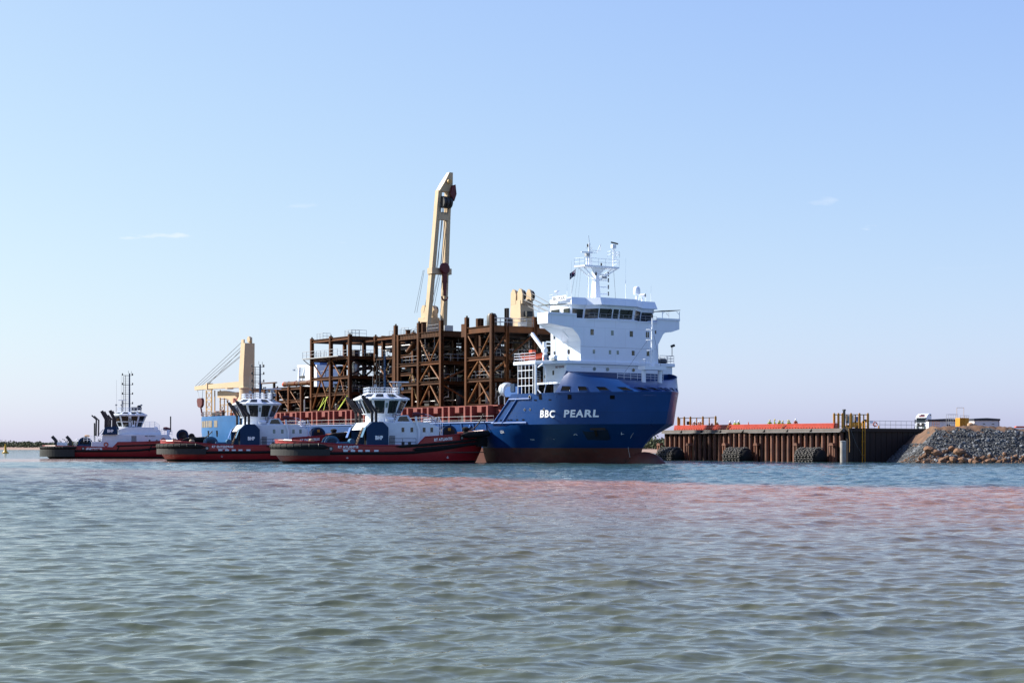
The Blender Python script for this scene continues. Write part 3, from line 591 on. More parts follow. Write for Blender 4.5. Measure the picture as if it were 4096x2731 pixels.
# boat-deck railings, grille, pillar, ladder
mb = MB().rail([(-8.5, -7.5, 13.95), (-8.5, -11.1, 13.95), (-3.4, -11.1, 13.95)], 1.1, 3, .03, 1.2); mb.build('boat_deck_railing', M_wplain, ship)
mb = MB().rail([(-2.4, -9.9, 13.95), (.1, -8.7, 13.95), (.1, -6.2, 13.95)], 1.1, 2, .02, 1.2); mb.build('boat_deck_railing', M_galv, ship)
mb = MB().rail([(.1, 7.8, 13.95), (.1, 10.3, 13.95), (-3, 11.1, 13.95), (-8, 11.1, 13.95)], 1.1, 3, .03, 1.1); mb.build('boat_deck_railing', M_galv, ship)
mb = MB()
for x in np.linspace(-7.6, -4.0, 5): mb.tube((x, -11.05, 9.5), (x, -11.05, 13.5), .05, 5)
for z in (10.6, 11.65, 12.7): mb.tube((-7.65, -11.05, z), (-3.95, -11.05, z), .05, 5)
mb.build('side_grille', M_wplain, ship)
mb = MB(); mb.tube((-3.4, -11.0, 9.4), (-3.4, -11.0, 13.5), .16, 10); mb.tube((-3.0, -10.9, 13.0), (-2.3, -10.6, 13.5), .1, 8); mb.build('deck_pillar', M_wplain, ship)
mb = MB(); mb.path([(-3.1, -10.6, 13.3), (-2.3, -10.4, 13.2), (-2.0, -10.3, 12.6), (-2.0, -10.3, 10.6)], .07); mb.path([(-5.9, -8.9, 10.8), (-5.9, -8.9, 10.1), (-5.3, -8.8, 9.6), (-5.3, -8.8, 9.3)], .09); mb.path([(-4.4, -8.6, 10.8), (-4.6, -8.7, 9.9), (-4.7, -8.7, 9.4)], .08)
mb.build('bent_pipe', M_wplain, ship)
mb = MB().rail([(-6.1, -9.1, 11.05), (-6.1, -8.4, 11.05)], 1.6, 5, .03, .6); mb.build('ladder_cage', M_wplain, ship)
# rescue boat and rafts: things of their own, carried by the ship
def on_ship(p): c, s_ = math.cos(SHIP_RZ), math.sin(SHIP_RZ); return (SHIP_LOC[0]+p[0]*c-p[1]*s_, SHIP_LOC[1]+p[0]*s_+p[1]*c, p[2])
rb = empty('rescue_boat', 'small orange open rescue boat lying on the white boat deck under its davit', 'boat', on_ship((-6.6, -9.2, 14.35)), SHIP_RZ)
rings = []
for i in range(11):
    t = i/10; x = -2.3+4.6*t; w = .85*(1-max(0, (t-.55)/.45)**2.2)*(.75+.25*min(1, t*4)); w = max(w, .05); k = .25*max(0, (t-.5)*2)**2
    rings.append([(x, -w, .75+k*.4), (x, -w*1.02, .45+k*.4), (x, -w*.7, .1+k), (x, 0, -.1+k), (x, w*.7, .1+k), (x, w*1.02, .45+k*.4), (x, w, .75+k*.4), (x, w*.7, .62+k*.4), (x, -w*.7, .62+k*.4)])
MB().loft(rings, True).build('boat_hull', M_orange, rb, smooth=True)
MB().path([(-2.2, -.78, .62), (-.5, -.95, .6), (1.2, -.85, .65), (2.2, -.1, .85)], .1, 6).build('gunwale_fender', M_dark, rb)
MB().bx(-2.65, -2.2, -.25, .25, .15, 1.05).build('outboard_motor', M_machin, rb, bevel=.06); MB().bx(-.6, .2, -.35, .35, .6, 1.25).build('console', M_orange, rb, bevel=.05)
dv = MB(); dv.tube((-4.2, -9.0, 13.95), (-4.2, -9.0, 16.6), .26, 10); dv.beam((-4.2, -9.0, 15.4), (-7.2, -9.0, 17.9), .32, .42); dv.tube((-4.0, -8.7, 14.9), (-5.4, -8.9, 16.2), .09, 6); dv.bx(-4.3, -3.2, -9.3, -8.5, 14.0, 14.8); dv.tube((-3.9, -9.4, 15.4), (-3.3, -9.4, 15.4), .35, 10)
dv.build('boat_davit', M_wplain, ship)
raft = tag(MB().lathe([(.02, 0), (.28, .02), (.32, .12), (.32, .55), (.34, .6), (.32, .65), (.32, 1.1), (.28, 1.2), (.02, 1.22)], n=14, ax='x').build('liferaft_canister', M_wplain, smooth=True), 'white liferaft canister on the boat deck by the ship bridge tower', 'liferaft'); raft.location = on_ship((-1.9, -9.6, 14.35)); raft.rotation_euler = (0, 0, SHIP_RZ)
MB().bx(-3.1, -2.3, -9.9, -9.2, 13.95, 14.75).build('deck_locker', M_navy, ship, bevel=.04); MB().bx(-3.4, -3.15, -9.8, -9.3, 13.95, 14.5).build('fire_box', M_orange, ship); MB().bx(-1.9, -.7, -9.85, -9.35, 13.95, 14.12).build('raft_cradle', M_galv, ship)
for k in range(2):
    r2 = tag(MB().lathe([(.02, 0), (.3, .02), (.38, .15), (.38, .95), (.3, 1.08), (.02, 1.1)], n=14, ax='y').build('liferaft_canister', M_machin, smooth=True), 'black liferaft canister behind rails on the far side of the boat deck', 'liferaft', 'black liferaft canisters'); r2.location = on_ship((-1.6, 7.9+k*1.25, 14.35)); r2.rotation_euler = (0, 0, SHIP_RZ)
# name board on the roof
sb = MB().bx(-5.75, -2.4, -6.62, -6.52, 22.3, 23.0).build('name_board', M_wplain, ship); lettering('board_name', 'BBC PEARL', sb, M_dletter, lambda s, t: Vector((-4.07+s, -6.635, 22.65+t)), 3.0, .5, bold=.005)
MB().rail([(-7, -6.2, 22.7), (-5.8, -6.4, 22.7)], .6, 2, .025, .6).build('roof_railing', M_wplain, ship)
# ---------------- mast, domes, antennas
mb = MB(); q = [(-.75, -.55), (.75, -.55), (.75, .55), (-.75, .55)]
mb.loft([[(-4+a*k, -.4+b*k, z) for a, b in q] for z, k in ((22.7, .82), (25.5, .56), (27.2, .62))], True); mb.build('main_mast', M_wplain, ship)
MB().prism([(-5.0, -3.4), (-3.0, -3.0), (-3.0, 3.0), (-5.0, 3.3)], 'z', 27.2, 27.42).build('mast_platform', M_wplain, ship)
mb = MB()
for y0 in (-3.0, 2.9): mb.tube((-3.4, y0, 27.2), (-3.6, -.4+.35*(1 if y0 > 0 else -1), 25.5), .1, 6); mb.tube((-4.6, y0, 27.2), (-4.4, -.4, 25.4), .1, 6)
mb.add([(-3.4, -1.7, 27.2), (-3.4, 1.0, 27.2), (-3.6, -.05, 26.2), (-3.6, -.75, 26.2)], [(0, 1, 2, 3)]); mb.build('mast_brace', M_wplain, ship)
MB().rail([(-5, -3.35, 27.42), (-3.05, -3.0, 27.42), (-3.05, 3.0, 27.42), (-4.9, 3.3, 27.42)], 1.0, 2, .03, 1.1).build('mast_railing', M_wplain, ship)
mb = MB(); mb.tube((-4, -1.5, 27.4), (-4, -1.5, 30.6), .13, 8); mb.tube((-4, -1.5, 30.6), (-4, -1.65, 31.6), .05, 6); mb.path([(-4, -1.5, 29.6), (-4, .4, 29.6), (-4, .45, 30.6)], .05); mb.path([(-4, -1.5, 29.2), (-4, -.2, 29.3), (-4, .4, 30.4)], .04); mb.path([(-4, -1.2, 27.4), (-4, -1.1, 30.1)], .04); mb.tube((-4, -1.3, 29.9), (-4, -2.2, 29.85), .04, 5)
mb.tube((-4, -1.9, 27.4), (-4, -1.9, 28.8), .16, 8); mb.build('mast_pole', M_wplain, ship)
MB().beam((-4, -2.9, 29.25), (-4, -.9, 29.35), .14, .16).build('radar_scanner', M_wplain, ship); MB().bx(-4.25, -3.75, -2.15, -1.65, 28.75, 29.15).build('radar_motor', M_galv, ship)
mb = MB(); mb.tube((-4, 2.7, 27.4), (-4, 2.75, 30.2), .12, 8); mb.rail([(-4.4, 2.0, 28.8), (-3.6, 2.0, 28.8), (-3.6, 3.5, 28.8), (-4.4, 3.5, 28.8)], .85, 2, .035, .8); mb.build('radar_post', M_wplain, ship)
MB().bx(-4.25, -3.75, 2.4, 3.05, 30.1, 30.65).build('radar_motor', M_wplain, ship, bevel=.05); MB().beam((-4.3, 2.55, 31.0), (-3.6, 3.2, 30.75), .5, .18).build('radar_scanner', M_machin, ship)
for z in (23.6, 24.55, 25.5, 26.3):
    o = MB().beam((-3.9, .2, z), (-3.9, 1.75, z+.05), .12, .14).build('light_arm', M_wplain, ship); MB().tube((-3.9, 1.75, z-.18), (-3.9, 1.75, z+.38), .09, 8).build('navigation_light', M_machin, o)
for y, z in ((-2.15, 29.95), (.2, 27.45), (-.7, 26.1)): MB().tube((-3.5, y, z), (-3.5, y, z+.42), .11, 8).build('navigation_light', M_machin, ship)
mb = MB(); mb.rail([(-4.6, -1.35, 22.8), (-4.6, -1.3, 22.8)], 3.6, 6, .03, .1); mb.tube((-4.2, -1.5, 22.9), (-4.2, -1.4, 26.4), .05, 5); mb.build('mast_ladder', M_wplain, ship)
MB().beam((-3.6, .4, 25.9), (-3.3, 1.0, 25.85), .5, .3).build('horn', M_galv, ship)
d = MB(); d.lathe([(.02, 1.15), (.22, 1.12), (.40, .98), (.48, .75), (.5, .4), (.5, .1), (.46, 0), (.02, 0)], (-3, 6.1, 23.75), 18); d.build('satellite_dome', M_wplain, ship, smooth=True)
mb = MB(); mb.tube((-3, 6.1, 22.7), (-3, 6.1, 23.8), .12, 8); mb.tube((-3, 5.8, 22.7), (-3, 5.9, 23.7), .03, 5); mb.tube((-3, 6.5, 22.7), (-3, 6.5, 23.5), .05, 5); mb.build('dome_post', M_wplain, ship)
mb = MB(); mb.tube((-3, 7.1, 22.7), (-3, 7.1, 23.3), .14, 8); mb.tube((-3.3, 6.9, 23.6), (-2.6, 7.3, 23.65), .27, 12); mb.build('searchlight', M_wplain, ship); MB().tube((-2.62, 7.29, 23.65), (-2.56, 7.33, 23.65), .22, 12).build('searchlight_lens', M_glass, ship)
mb = MB(); mb.tube((-5, -6.3, 22.7), (-5, -6.3, 23.6), .05, 6); mb.lathe([(.02, .28), (.3, .22), (.36, .08), (.3, 0), (.02, 0)], (-5, -6.3, 23.55), 12); mb.build('antenna_mushroom', M_wplain, ship)
for x, y, h in ((-2.2, -5.9, 5.0), (-2.6, 3.8, 6.0), (-3.2, 7.9, 1.8), (-3.6, -5.6, 1.9), (-2.4, 8.2, 2.4)): MB().tube((x, y, 22.6), (x, y, 22.7+h*.5), .035, 5).tube((x, y, 22.7+h*.5), (x, y, 22.7+h), .014, 4).build('whip_antenna', M_wplain, ship)
mb = MB(); mb.path([(-4.6, -3.3, 27.3), (-4.6, -4.3, 22.7)], .02, 4); mb.path([(-4.6, -2.9, 27.3), (-4.6, -3.6, 22.7)], .012, 4); mb.path([(-4.6, -2.5, 27.3), (-4.6, -3.0, 22.7)], .012, 4); mb.path([(-4.6, 3.2, 27.3), (-4.6, 3.6, 22.7)], .025, 4); mb.build('halyard', M_rope, ship)
# ensign: blue flag with a small red and white canton
fl = empty('flag', 'dark blue ensign with red and white canton flying from the mast halyard', 'flag', on_ship((-4.6, -3.45, 26.0)), SHIP_RZ)
def flag(name, u0, u1, v0, v1, m_, off, par):
    n = 8; g = []
    for i in range(n+1):
        u = u0+(u1-u0)*i/n; col = []
        for v in (v0, v1): col.append((.12*math.sin(u*7)+off, -u*1.05, .85*v-.55*u-.1*u*u+.06*math.sin(u*6+v)))
        g.append(col)
    me = MB().loft(g, False, False); return me.build(name, m_, par, smooth=True)
flag('flag_cloth', 0, 1, 0, 1, mat('ensign blue cloth', (.01, .012, .07), .8), 0, fl)
fc = flag('canton', .03, .46, .52, .97, mat('ensign red cloth', (.5, .03, .05), .8), .015, fl); flag('cross_stripe', .03, .46, .70, .80, M_letter, .025, fl); flag('cross_stripe', .2, .28, .52, .97, M_letter, .03, fl)
flag('white_star', .62, .72, .3, .42, M_letter, .02, fl); flag('white_star', .2, .3, .18, .3, M_letter, .02, fl)
# ---------------- foremast on the whaleback
mb = MB()
for y in (-.3, 2.5): mb.tube((6.6, y, 10.2), (6.6, y, 12.6), .3, 12)
mb.build('foremast_leg', M_wplain, ship)
MB().bx(5.9, 7.4, -.7, 3.0, 12.6, 13.1).build('foremast_platform', M_wplain, ship)
mb = MB().tube((6.6, 1.2, 13.1), (6.6, 1.2, 18.4), .26, 10, .16).tube((6.6, 1.2, 18.4), (6.6, 1.2, 19.7), .1, 8); mb.build('foremast', M_wplain, ship)
mb = MB(); mb.rail([(6.8, .55, 13.1), (6.8, .95, 13.1)], 5.6, 18, .025, .4); mb.rail([(6.9, .1, 15), (6.9, .1, 15.01)], 3.6, 4, .03, .4)
for z in (15.2, 16.6, 18.0): mb.torus((6.8, .55, z), .5, .04, 'z', 10, 4)
mb.build('foremast_ladder', M_wplain, ship)
MB().rail([(6, -.6, 13.1), (7.3, -.6, 13.1), (7.3, .3, 13.1)], .9, 3, .03, .5).build('foremast_railing', M_wplain, ship)
for z in (19.7, 17.6): MB().tube((6.6, 1.2+(.55 if z < 19 else 0), z-.1), (6.6, 1.2+(.55 if z < 19 else 0), z+.35), .1, 8).build('navigation_light', M_machin, ship)
MB().path([(6.6, 1.2, 17.5), (.5, -.5, 10.6)], .02, 4).build('foremast_stay', M_rope, ship); MB().path([(6.6, 1.4, 17.4), (4, 5.5, 11.0)], .02, 4).build('foremast_stay', M_rope, ship)
MB().rail([(4.6, -3.2, 11.4), (6.4, -1.2, 11.2), (7.0, .6, 11.1), (6.7, 3.0, 11.1)], 1.0, 3, .028, .8).build('bow_railing', M_wplain, ship)
MB().prism([(0, -7.8), (3.5, -6.2), (5.6, -2.8), (5.9, .8), (5.6, 4.4), (3.5, 7.8), (0, 9.6)], 'z', 10.6, 10.7).build('whaleback_deck', M_blue, ship)
MB().tube((-.3, 10.3, 15.0), (-.3, 10.3, 16.3), .05, 6).tube((-.3, 10.1, 16.4), (-.1, 10.6, 16.6), .18, 8).build('deck_floodlight', M_machin, ship)
# ---------------- hatch coaming with posts along the side deck
MB().bx(-93, -14, -9.7, -9.5, 5.5, 8.15).build('hatch_coaming', M_coam, ship); MB().bx(-93, -14, 9.5, 9.7, 5.5, 8.15).build('hatch_coaming', M_coam, ship)
MB().bx(-93, -14, -9.75, 9.75, 8.0, 8.2).build('hatch_cover', M_coam, ship)
MB().bx(-93, -14, -10.15, -9.55, 8.02, 8.2).build('coaming_top', M_coam, ship)
MB().bx(-93, -14, -10.05, -9.7, 7.0, 7.1).build('coaming_stringer', M_coam, ship)
x = -92.0; k = 0; post = None
while x < -15:
    if post is None:
        m_ = MB(); m_.bx(0, .45, -11.0, -9.6, 5.5, 8.1); post = m_.mesh('coaming_post', M_coam)
        br = MB(); br.prism([(-10.6, 7.2), (-9.7, 7.2), (-9.7, 8.0), (-10.6, 8.0)], 'x', .4, 1.5); bracket = br.mesh('coaming_locker', M_coam)
    link('coaming_post', post, ship, (x, 0, 0)); 
    if k % 2 == 0: link('coaming_locker', bracket, ship, (x+.9, 0, 0))
    x += 4.25 if k % 2 == 0 else 1.75; k += 1
lettering('bay_number', '20', ship, M_byel, lambda s, t: Vector((-63.5+s, -9.78, 7.6+t)), .5, .4); lettering('bay_number', 'M2', ship, M_byel, lambda s, t: Vector((-19.5+s, -9.78, 7.6+t)), .5, .4)
MB().rail([(-93, -11.2, 5.5), (-13.5, -11.2, 5.5)], 1.1, 2, .03, 3.0).build('side_deck_railing', M_galv, ship)
mb = MB(); rng = random.Random(2)
for i in range(46): x = rng.uniform(-92, -15); w = rng.uniform(.3, .9); mb.bx(x, x+w, -10.3-rng.uniform(0, .3), -9.7, 5.5, 5.5+rng.uniform(.4, 1.3))
mb.build('deck_fittings', M_machin, ship)
# white cable drum, blue crane rest and box at the break of the forecastle
dr = MB(); dr.tube((-13.4, -9.6, 10.3), (-12.2, -9.6, 10.3), .85, 20); o = dr.build('hose_drum', M_whull, ship, smooth=True)
mb = MB(); [mb.torus((x, -9.6, 10.3), .95, .05, 'x', 20, 5) for x in (-12.9, -12.5, -12.2)]; mb.path([(-13.8, -10.1, 8.2), (-13.9, -10.1, 9.3), (-13.5, -9.9, 9.6)], .06); mb.tube((-12.8, -9.8, 8.2), (-12.8, -9.8, 9.4), .08, 6); mb.build('drum_frame', M_whull, o)
MB().prism([(-11.2, 9.5), (-10.9, 9.2), (-8, 9.2), (-8, 10.6), (-10.6, 10.6), (-11.2, 10.0)], 'y', -10.9, -10.1).build('crane_rest', M_blue2, ship)
MB().bx(-9.6, -8.6, -11.0, -10.4, 9.9, 11.0).build('control_box', M_navy, ship); MB().bx(-9.65, -9.58, -10.95, -10.45, 10.05, 10.9).build('control_panel', M_dark, ship)
# ---------------- stern house, A-frame
MB().bx(-100, -95.2, 3.2, 9.3, 7.6, 17.4).build('funnel_casing', M_white, ship); MB().bx(-99, -96.5, 4.5, 8, 17.4, 18.6).build('funnel', M_blue, ship)
mb = MB(); mb.beam((-111.0, 7, 7.6), (-109.8, 7, 17.8), .35, .35); mb.beam((-110.3, 7, 12), (-107.4, 7, 17.8), .2, .2); mb.beam((-110.4, 7, 17.8), (-105.4, 7, 17.6), .4, .45); mb.beam((-104, 7, 18), (-107.5, 7, 11.5), .7, .7); mb.build('stern_frame', M_white, ship)
MB().bx(-108, -106, 6, 8, 15.4, 15.8).build('frame_platform', M_machin, ship); MB().rail([(-108, 6, 12.5), (-104, 6, 12.5)], 1.1, 3, .03, .9).build('frame_railing', M_galv, ship)
MB().rail([(-122.8, -6.2, 7.9), (-121.5, -8.1, 7.9), (-118, -9.4, 7.9), (-112, -10.6, 7.9), (-106, -11, 7.9)], 1.0, 3, .03, 1.4).build('stern_railing', M_galv, ship)
mb = MB(); rng = random.Random(8)
for i in range(16): x = rng.uniform(-121, -107); y = rng.uniform(-8, 0); w = rng.uniform(.4, 1.2); mb.bx(x, x+w, y, y+w, 7.6, 7.6+rng.uniform(.5, 1.6))
mb.build('mooring_winch', M_coam, ship)
mb = MB(); [mb.lathe([(.3, 0), (.3, .9), (.5, 1.0), (.5, 1.15), (.02, 1.2)], (x, y, 7.6), 10) for x, y in ((-119, -7), (-117.5, -7.5), (-113, -8.5), (-110, -9))]; mb.build('mooring_bitt', M_machin, ship)
# ---------------- deck cranes
c1 = D.objects.new('deck_crane', None); S.collection.objects.link(c1); c1.parent = ship
def ell(cx_, cy_, z, rx, ry, n=20): return [(cx_+rx*math.cos(2*math.pi*i/n), cy_+ry*math.sin(2*math.pi*i/n), z) for i in range(n)]
MB().loft([ell(-106.6, -6.4, 7.5, 2.2, 1.5), ell(-106.5, -6.3, 10.2, 2.2, 1.5), ell(-106.0, -6.0, 11.6, 1.5, 1.4), ell(-105.9, -5.95, 13.1, 1.5, 1.45)], True).build('pedestal', M_cream, c1, smooth=True)
MB().lathe([(1.55, 0), (1.6, .05), (1.6, .2), (1.5, .25)], (-105.9, -5.9, 13.05), 20).build('slew_ring', M_cream, c1)
q = [(-107.3, -7.0), (-105.3, -7.0), (-105.3, -4.7), (-107.3, -4.7)]; q2 = [(-106.6, -6.9), (-104.8, -6.9), (-104.8, -4.9), (-106.6, -4.9)]
MB().loft([[(a, b, 13.25) for a, b in q], [(a, b, 15.5) for a, b in q], [(a, b, 21.6) for a, b in q2]], True).build('crane_house', M_cream, c1)
mb = MB(); mb.bx(-106.5, -105.5, -6.85, -6.6, 21.6, 22.3); mb.tube((-105.4, -5.9, 22.3), (-105.4, -5.5, 22.3), .6, 14); mb.bx(-106, -104.9, -5.5, -5.35, 21.6, 22.7); mb.build('top_sheave', M_cream, c1)
MB().bx(-105.28, -105.22, -6.6, -5.2, 16.8, 19.0).build('service_door', mat('cream door paint', (.66, .47, .24), .5), c1)
MB().loft([[(-107, -7.0, 13.35), (-107, -5.6, 13.35), (-107, -5.6, 14.45), (-107, -7.0, 14.45)], [(-122.4, -6.8, 13.45), (-122.4, -5.8, 13.45), (-122.4, -5.8, 14.35), (-122.4, -6.8, 14.35)], [(-128.8, -6.7, 13.4), (-128.8, -5.9, 13.4), (-128.8, -5.9, 14.15), (-128.8, -6.7, 14.15)]], True).build('boom', M_cream, c1)
mb = MB(); mb.bx(-122.7, -122.1, -6.95, -5.65, 13.3, 14.6); mb.bx(-113.5, -112.6, -6.95, -5.65, 13.2, 13.6); mb.build('boom_collar', M_cream, c1)
mb = MB()
for i, (yy, zz) in enumerate(((-6.7, 21.9), (-6.5, 21.2), (-6.3, 20.6), (-6.1, 20.0), (-5.9, 21.4), (-6.6, 19.4))): mb.path([(-106.5, yy, zz), (-128.3+i*1.0, yy, 14.25)], .045, 5)
mb.build('luffing_rope', M_rope, c1)
mb = MB(); mb.path([(-128.2, -6.3, 13.4), (-126.6, -6.6, 11.6)], .04, 4); mb.path([(-125.6, -6.3, 13.4), (-125.2, -6.6, 11.6)], .04, 4); mb.build('hoist_rope', M_rope, c1)
mb = MB(); mb.prism([(-127.0, 11.7), (-127.2, 11.2), (-126.9, 10.2), (-126.2, 9.9), (-125.4, 9.9), (-124.8, 10.4), (-124.7, 11.3), (-125.1, 11.75)], 'y', -6.9, -6.4); mb.beam((-125.8, -6.65, 10), (-125.3, -6.65, 8.8), .25, .25); mb.torus((-125.2, -6.65, 8.5), .3, .1, 'y', 12, 5, -3.6, 1.2); mb.build('hook_block', M_hook, c1)
mb = MB()
for x in (-121.9, -119.3):
    for y in (-7.2, -5.4): mb.beam((x, y, 7.6), (x, y, 13.2), .18)
for z0, z1 in ((7.8, 9.5), (9.5, 11.3), (11.3, 13.0)):
    for a, b in ((-121.9, -119.3), (-119.3, -121.9)): mb.beam((a, -7.2, z0), (b, -7.2, z1), .09)
    mb.beam((-121.9, -7.2, z1), (-119.3, -7.2, z1), .12)
mb.build('boom_rest', M_creamd, c1)
mb = MB(); mb.prism([(-120.2, 11.7), (-120.2, 13.0), (-116.8, 13.0), (-113.2, 12.6), (-111.2, 12.6), (-111.2, 8.0), (-112.6, 8.0), (-112.6, 9.4), (-114.6, 11.2), (-117, 11.6)], 'y', -5.6, -4.6); mb.build('boom_gallows', M_cream, c1)
mb = MB()
for x in (-119.6, -117.6, -116, -114.4):
    mb.beam((x, -5.3, 7.6), (x, -5.3, 11.6), .16)
for z in (9.0, 10.3, 11.4): mb.beam((-119.6, -5.3, z), (-114.4, -5.3, z), .12)
mb.beam((-119.6, -5.3, 9), (-117.6, -5.3, 10.3), .08); mb.beam((-117.6, -5.3, 9), (-119.6, -5.3, 10.3), .08); mb.build('gallows_frame', M_creamd, c1)
MB().bx(-111, -108.4, -6.5, -4.8, 7.6, 11.4).build('winch_house', M_coam, ship)
mb = MB(); mb.rail([(-112.2, -6.4, 7.6), (-111.9, -6.4, 7.6)], 2.6, 7, .05, .4); mb.build('yellow_ladder', M_yellow, ship)
# tall crane behind the modules, its twin-leg boom topped up
c2 = D.objects.new('deck_crane', None); S.collection.objects.link(c2); c2.parent = ship
MB().loft([ell(-62, 7.5, 5.4, 1.9, 1.9), ell(-62, 7.5, 15, 1.8, 1.8), [(-62+1.6*a, 7.5+1.6*b, 16.0) for a, b in [(math.copysign(min(1, abs(math.cos(t))*1.4), math.cos(t)), math.copysign(min(1, abs(math.sin(t))*1.4), math.sin(t))) for t in np.linspace(0, 2*math.pi, 21)[:-1]]], [(-62+1.3*a, 7.5+1.5*b, 24.2) for a, b in [(math.copysign(min(1, abs(math.cos(t))*1.4), math.cos(t)), math.copysign(min(1, abs(math.sin(t))*1.4), math.sin(t))) for t in np.linspace(0, 2*math.pi, 21)[:-1]]]], True).build('crane_house', M_cream, c2)
for y in (6.3, 7.9):
    mb = MB(); mb.prism([(-62.6, 23), (-62.7, 25.6), (-62.2, 26.3), (-61.5, 26.3), (-61.0, 25.6), (-60.8, 23)], 'y', y, y+.7); mb.build('sheave_cheek', M_cream, c2)
    MB().tube((-61.8, y+.7, 25.5), (-61.8, y+.95, 25.5), .75, 16).build('sheave', M_machin, c2)
def leg(y0, y1, name):
    rings = []
    for f, w in ((0, .40), (.3, .38), (.72, .36), (.88, .36), (.92, .38), (1, .36)):
        x = -60.6+4.1*f; z = 12+33.2*f; y = y0+(y1-y0)*f; rings.append([(x-.6, y-w, z), (x+.45, y-w, z), (x+.45, y+w, z), (x-.6, y+w, z)])
    MB().loft(rings, True).build(name, M_cream, c2)
leg(5.35, 6.15, 'boom_leg'); leg(9.15, 7.95, 'boom_leg')
MB().bx(-58.9, -57.4, 5.3, 9.2, 31.3, 32.3).build('boom_crossbar', M_cream, c2)
MB().bx(-57.2, -56.5, 6.1, 8.0, 40.3, 41.6).build('boom_head_plate', M_cream, c2)
for y in (6.3, 6.95, 7.6): MB().tube((-56.0, y, 43.2), (-56.0, y+.4, 43.2), 1.0, 18).build('head_sheave', M_machin, c2)
MB().loft([[(-57.1, 5.8, 45.0), (-55.9, 5.8, 45.0), (-55.9, 8.4, 45.0), (-57.1, 8.4, 45.0)], [(-57.0, 6.6, 46.4), (-55.6, 6.6, 46.4), (-55.6, 8.3, 46.4), (-57.0, 8.3, 46.4)], [(-56.2, 7.5, 48.2), (-55.4, 7.5, 48.2), (-55.4, 8.2, 48.2), (-56.2, 8.2, 48.2)]], True).build('boom_tip', M_cream, c2)
mb = MB(); mb.tube((-55.4, 7.4, 46.6), (-55.0, 7.4, 46.6), .4, 12); mb.build('tip_sheave', M_creamd, c2)
MB().prism([(7.6, 44.6), (8.3, 43.4), (8.75, 44.6), (8.55, 46.2), (8.0, 46.0)], 'x', -55.7, -55.1).build('whip_block', M_hook, c2)
rng = random.Random(4); mb = MB()
for i in range(9): y = 6.3+i*.2; mb.path([(-56.2, y, 43), (-58.2+rng.uniform(-.3, .3), y+rng.uniform(-.2, .2), 33), (-61.5, y+rng.uniform(-.5, .4), 25)], .045, 4)
mb.path([(-59.6, 4.9, 32), (-62.6, 5.0, 25)], .03, 4); mb.path([(-59.4, 5.0, 32), (-62.2, 5.2, 25)], .03, 4); mb.build('hoist_rope', M_rope, c2)
mb = MB(); mb.lathe([(.02, -.35), (.8, -.35), (1.0, -.1), (1.0, .1), (.8, .35), (.02, .35)], (-56.9, 7.5, 32.2), 12, 'x'); mb.bx(-57.1, -56.7, 7.1, 7.9, 29.8, 31.6); mb.bx(-57.05, -56.75, 7.2, 7.8, 28.6, 29.9); mb.tube((-56.9, 7.5, 28.9), (-56.9, 7.5, 27.6), .25, 8); mb.torus((-56.9, 7.5, 27.4), .55, .16, 'x', 14, 6, 3.0, 6.4); mb.build('hook_block', M_hook, c2)
# forward crane beside the bridge
c3 = D.objects.new('deck_crane', None); S.collection.objects.link(c3); c3.parent = ship
MB().loft([[(-36.0, 6.6, 5.4), (-32.6, 6.6, 5.4), (-32.6, 9.6, 5.4), (-36.0, 9.6, 5.4)], [(-36.0, 6.6, 21), (-32.8, 6.6, 21), (-32.8, 9.4, 21), (-36.0, 9.4, 21)], [(-35.9, 6.8, 25.2), (-33.3, 6.8, 25.2), (-33.3, 9.2, 25.2), (-35.9, 9.2, 25.2)]], True).build('crane_house', M_cream, c3)
for (x, y) in ((-35.1, 6.75), (-33.4, 6.85), (-33.4, 8.5)):
    MB().prism([(x-.8, 24.6), (x-.75, 26.4), (x-.2, 27.0), (x+.35, 26.8), (x+.7, 26.1), (x+.6, 24.6)], 'y', y, y+.35).build('sheave_cheek', M_cream, c3); MB().tube((x+.05, y+.35, 25.9), (x+.05, y+.6, 25.9), .85, 18).build('sheave', M_machin, c3)
lettering('crane_letter', 'E', c3, M_dletter, lambda s, t: Vector((-32.68, 8.6+s, 18.2+t)), .8, 1.1); lettering('crane_letter', 'T', c3, M_dletter, lambda s, t: Vector((-35.0+s, 6.56, 19.6+t)), .7, 1.2)
MB().bx(-32.8, -32.0, 7.2, 8.3, 22.6, 23.4).build('operator_cab', M_machin, c3)
mb = MB(); mb.bx(-32.6, -8, 7.2, 8.9, 15.9, 17.3); mb.build('boom', M_cream, c3)
mb = MB()
for i, (y, z) in enumerate(((6.95, 26.3), (7.0, 25.4), (8.6, 26.5), (8.8, 25.6), (8.0, 25.0), (7.4, 24.6))): mb.path([(-33.3, y, z), (-9-i*.8, y+.6, 17.4)], .05, 5)
mb.build('luffing_rope', M_rope, c3)
MB().rail([(-33, 6.4, 21.2), (-31, 6.4, 21.2)], 1.1, 3, .03, .8).build('crane_railing', M_galv, c3)

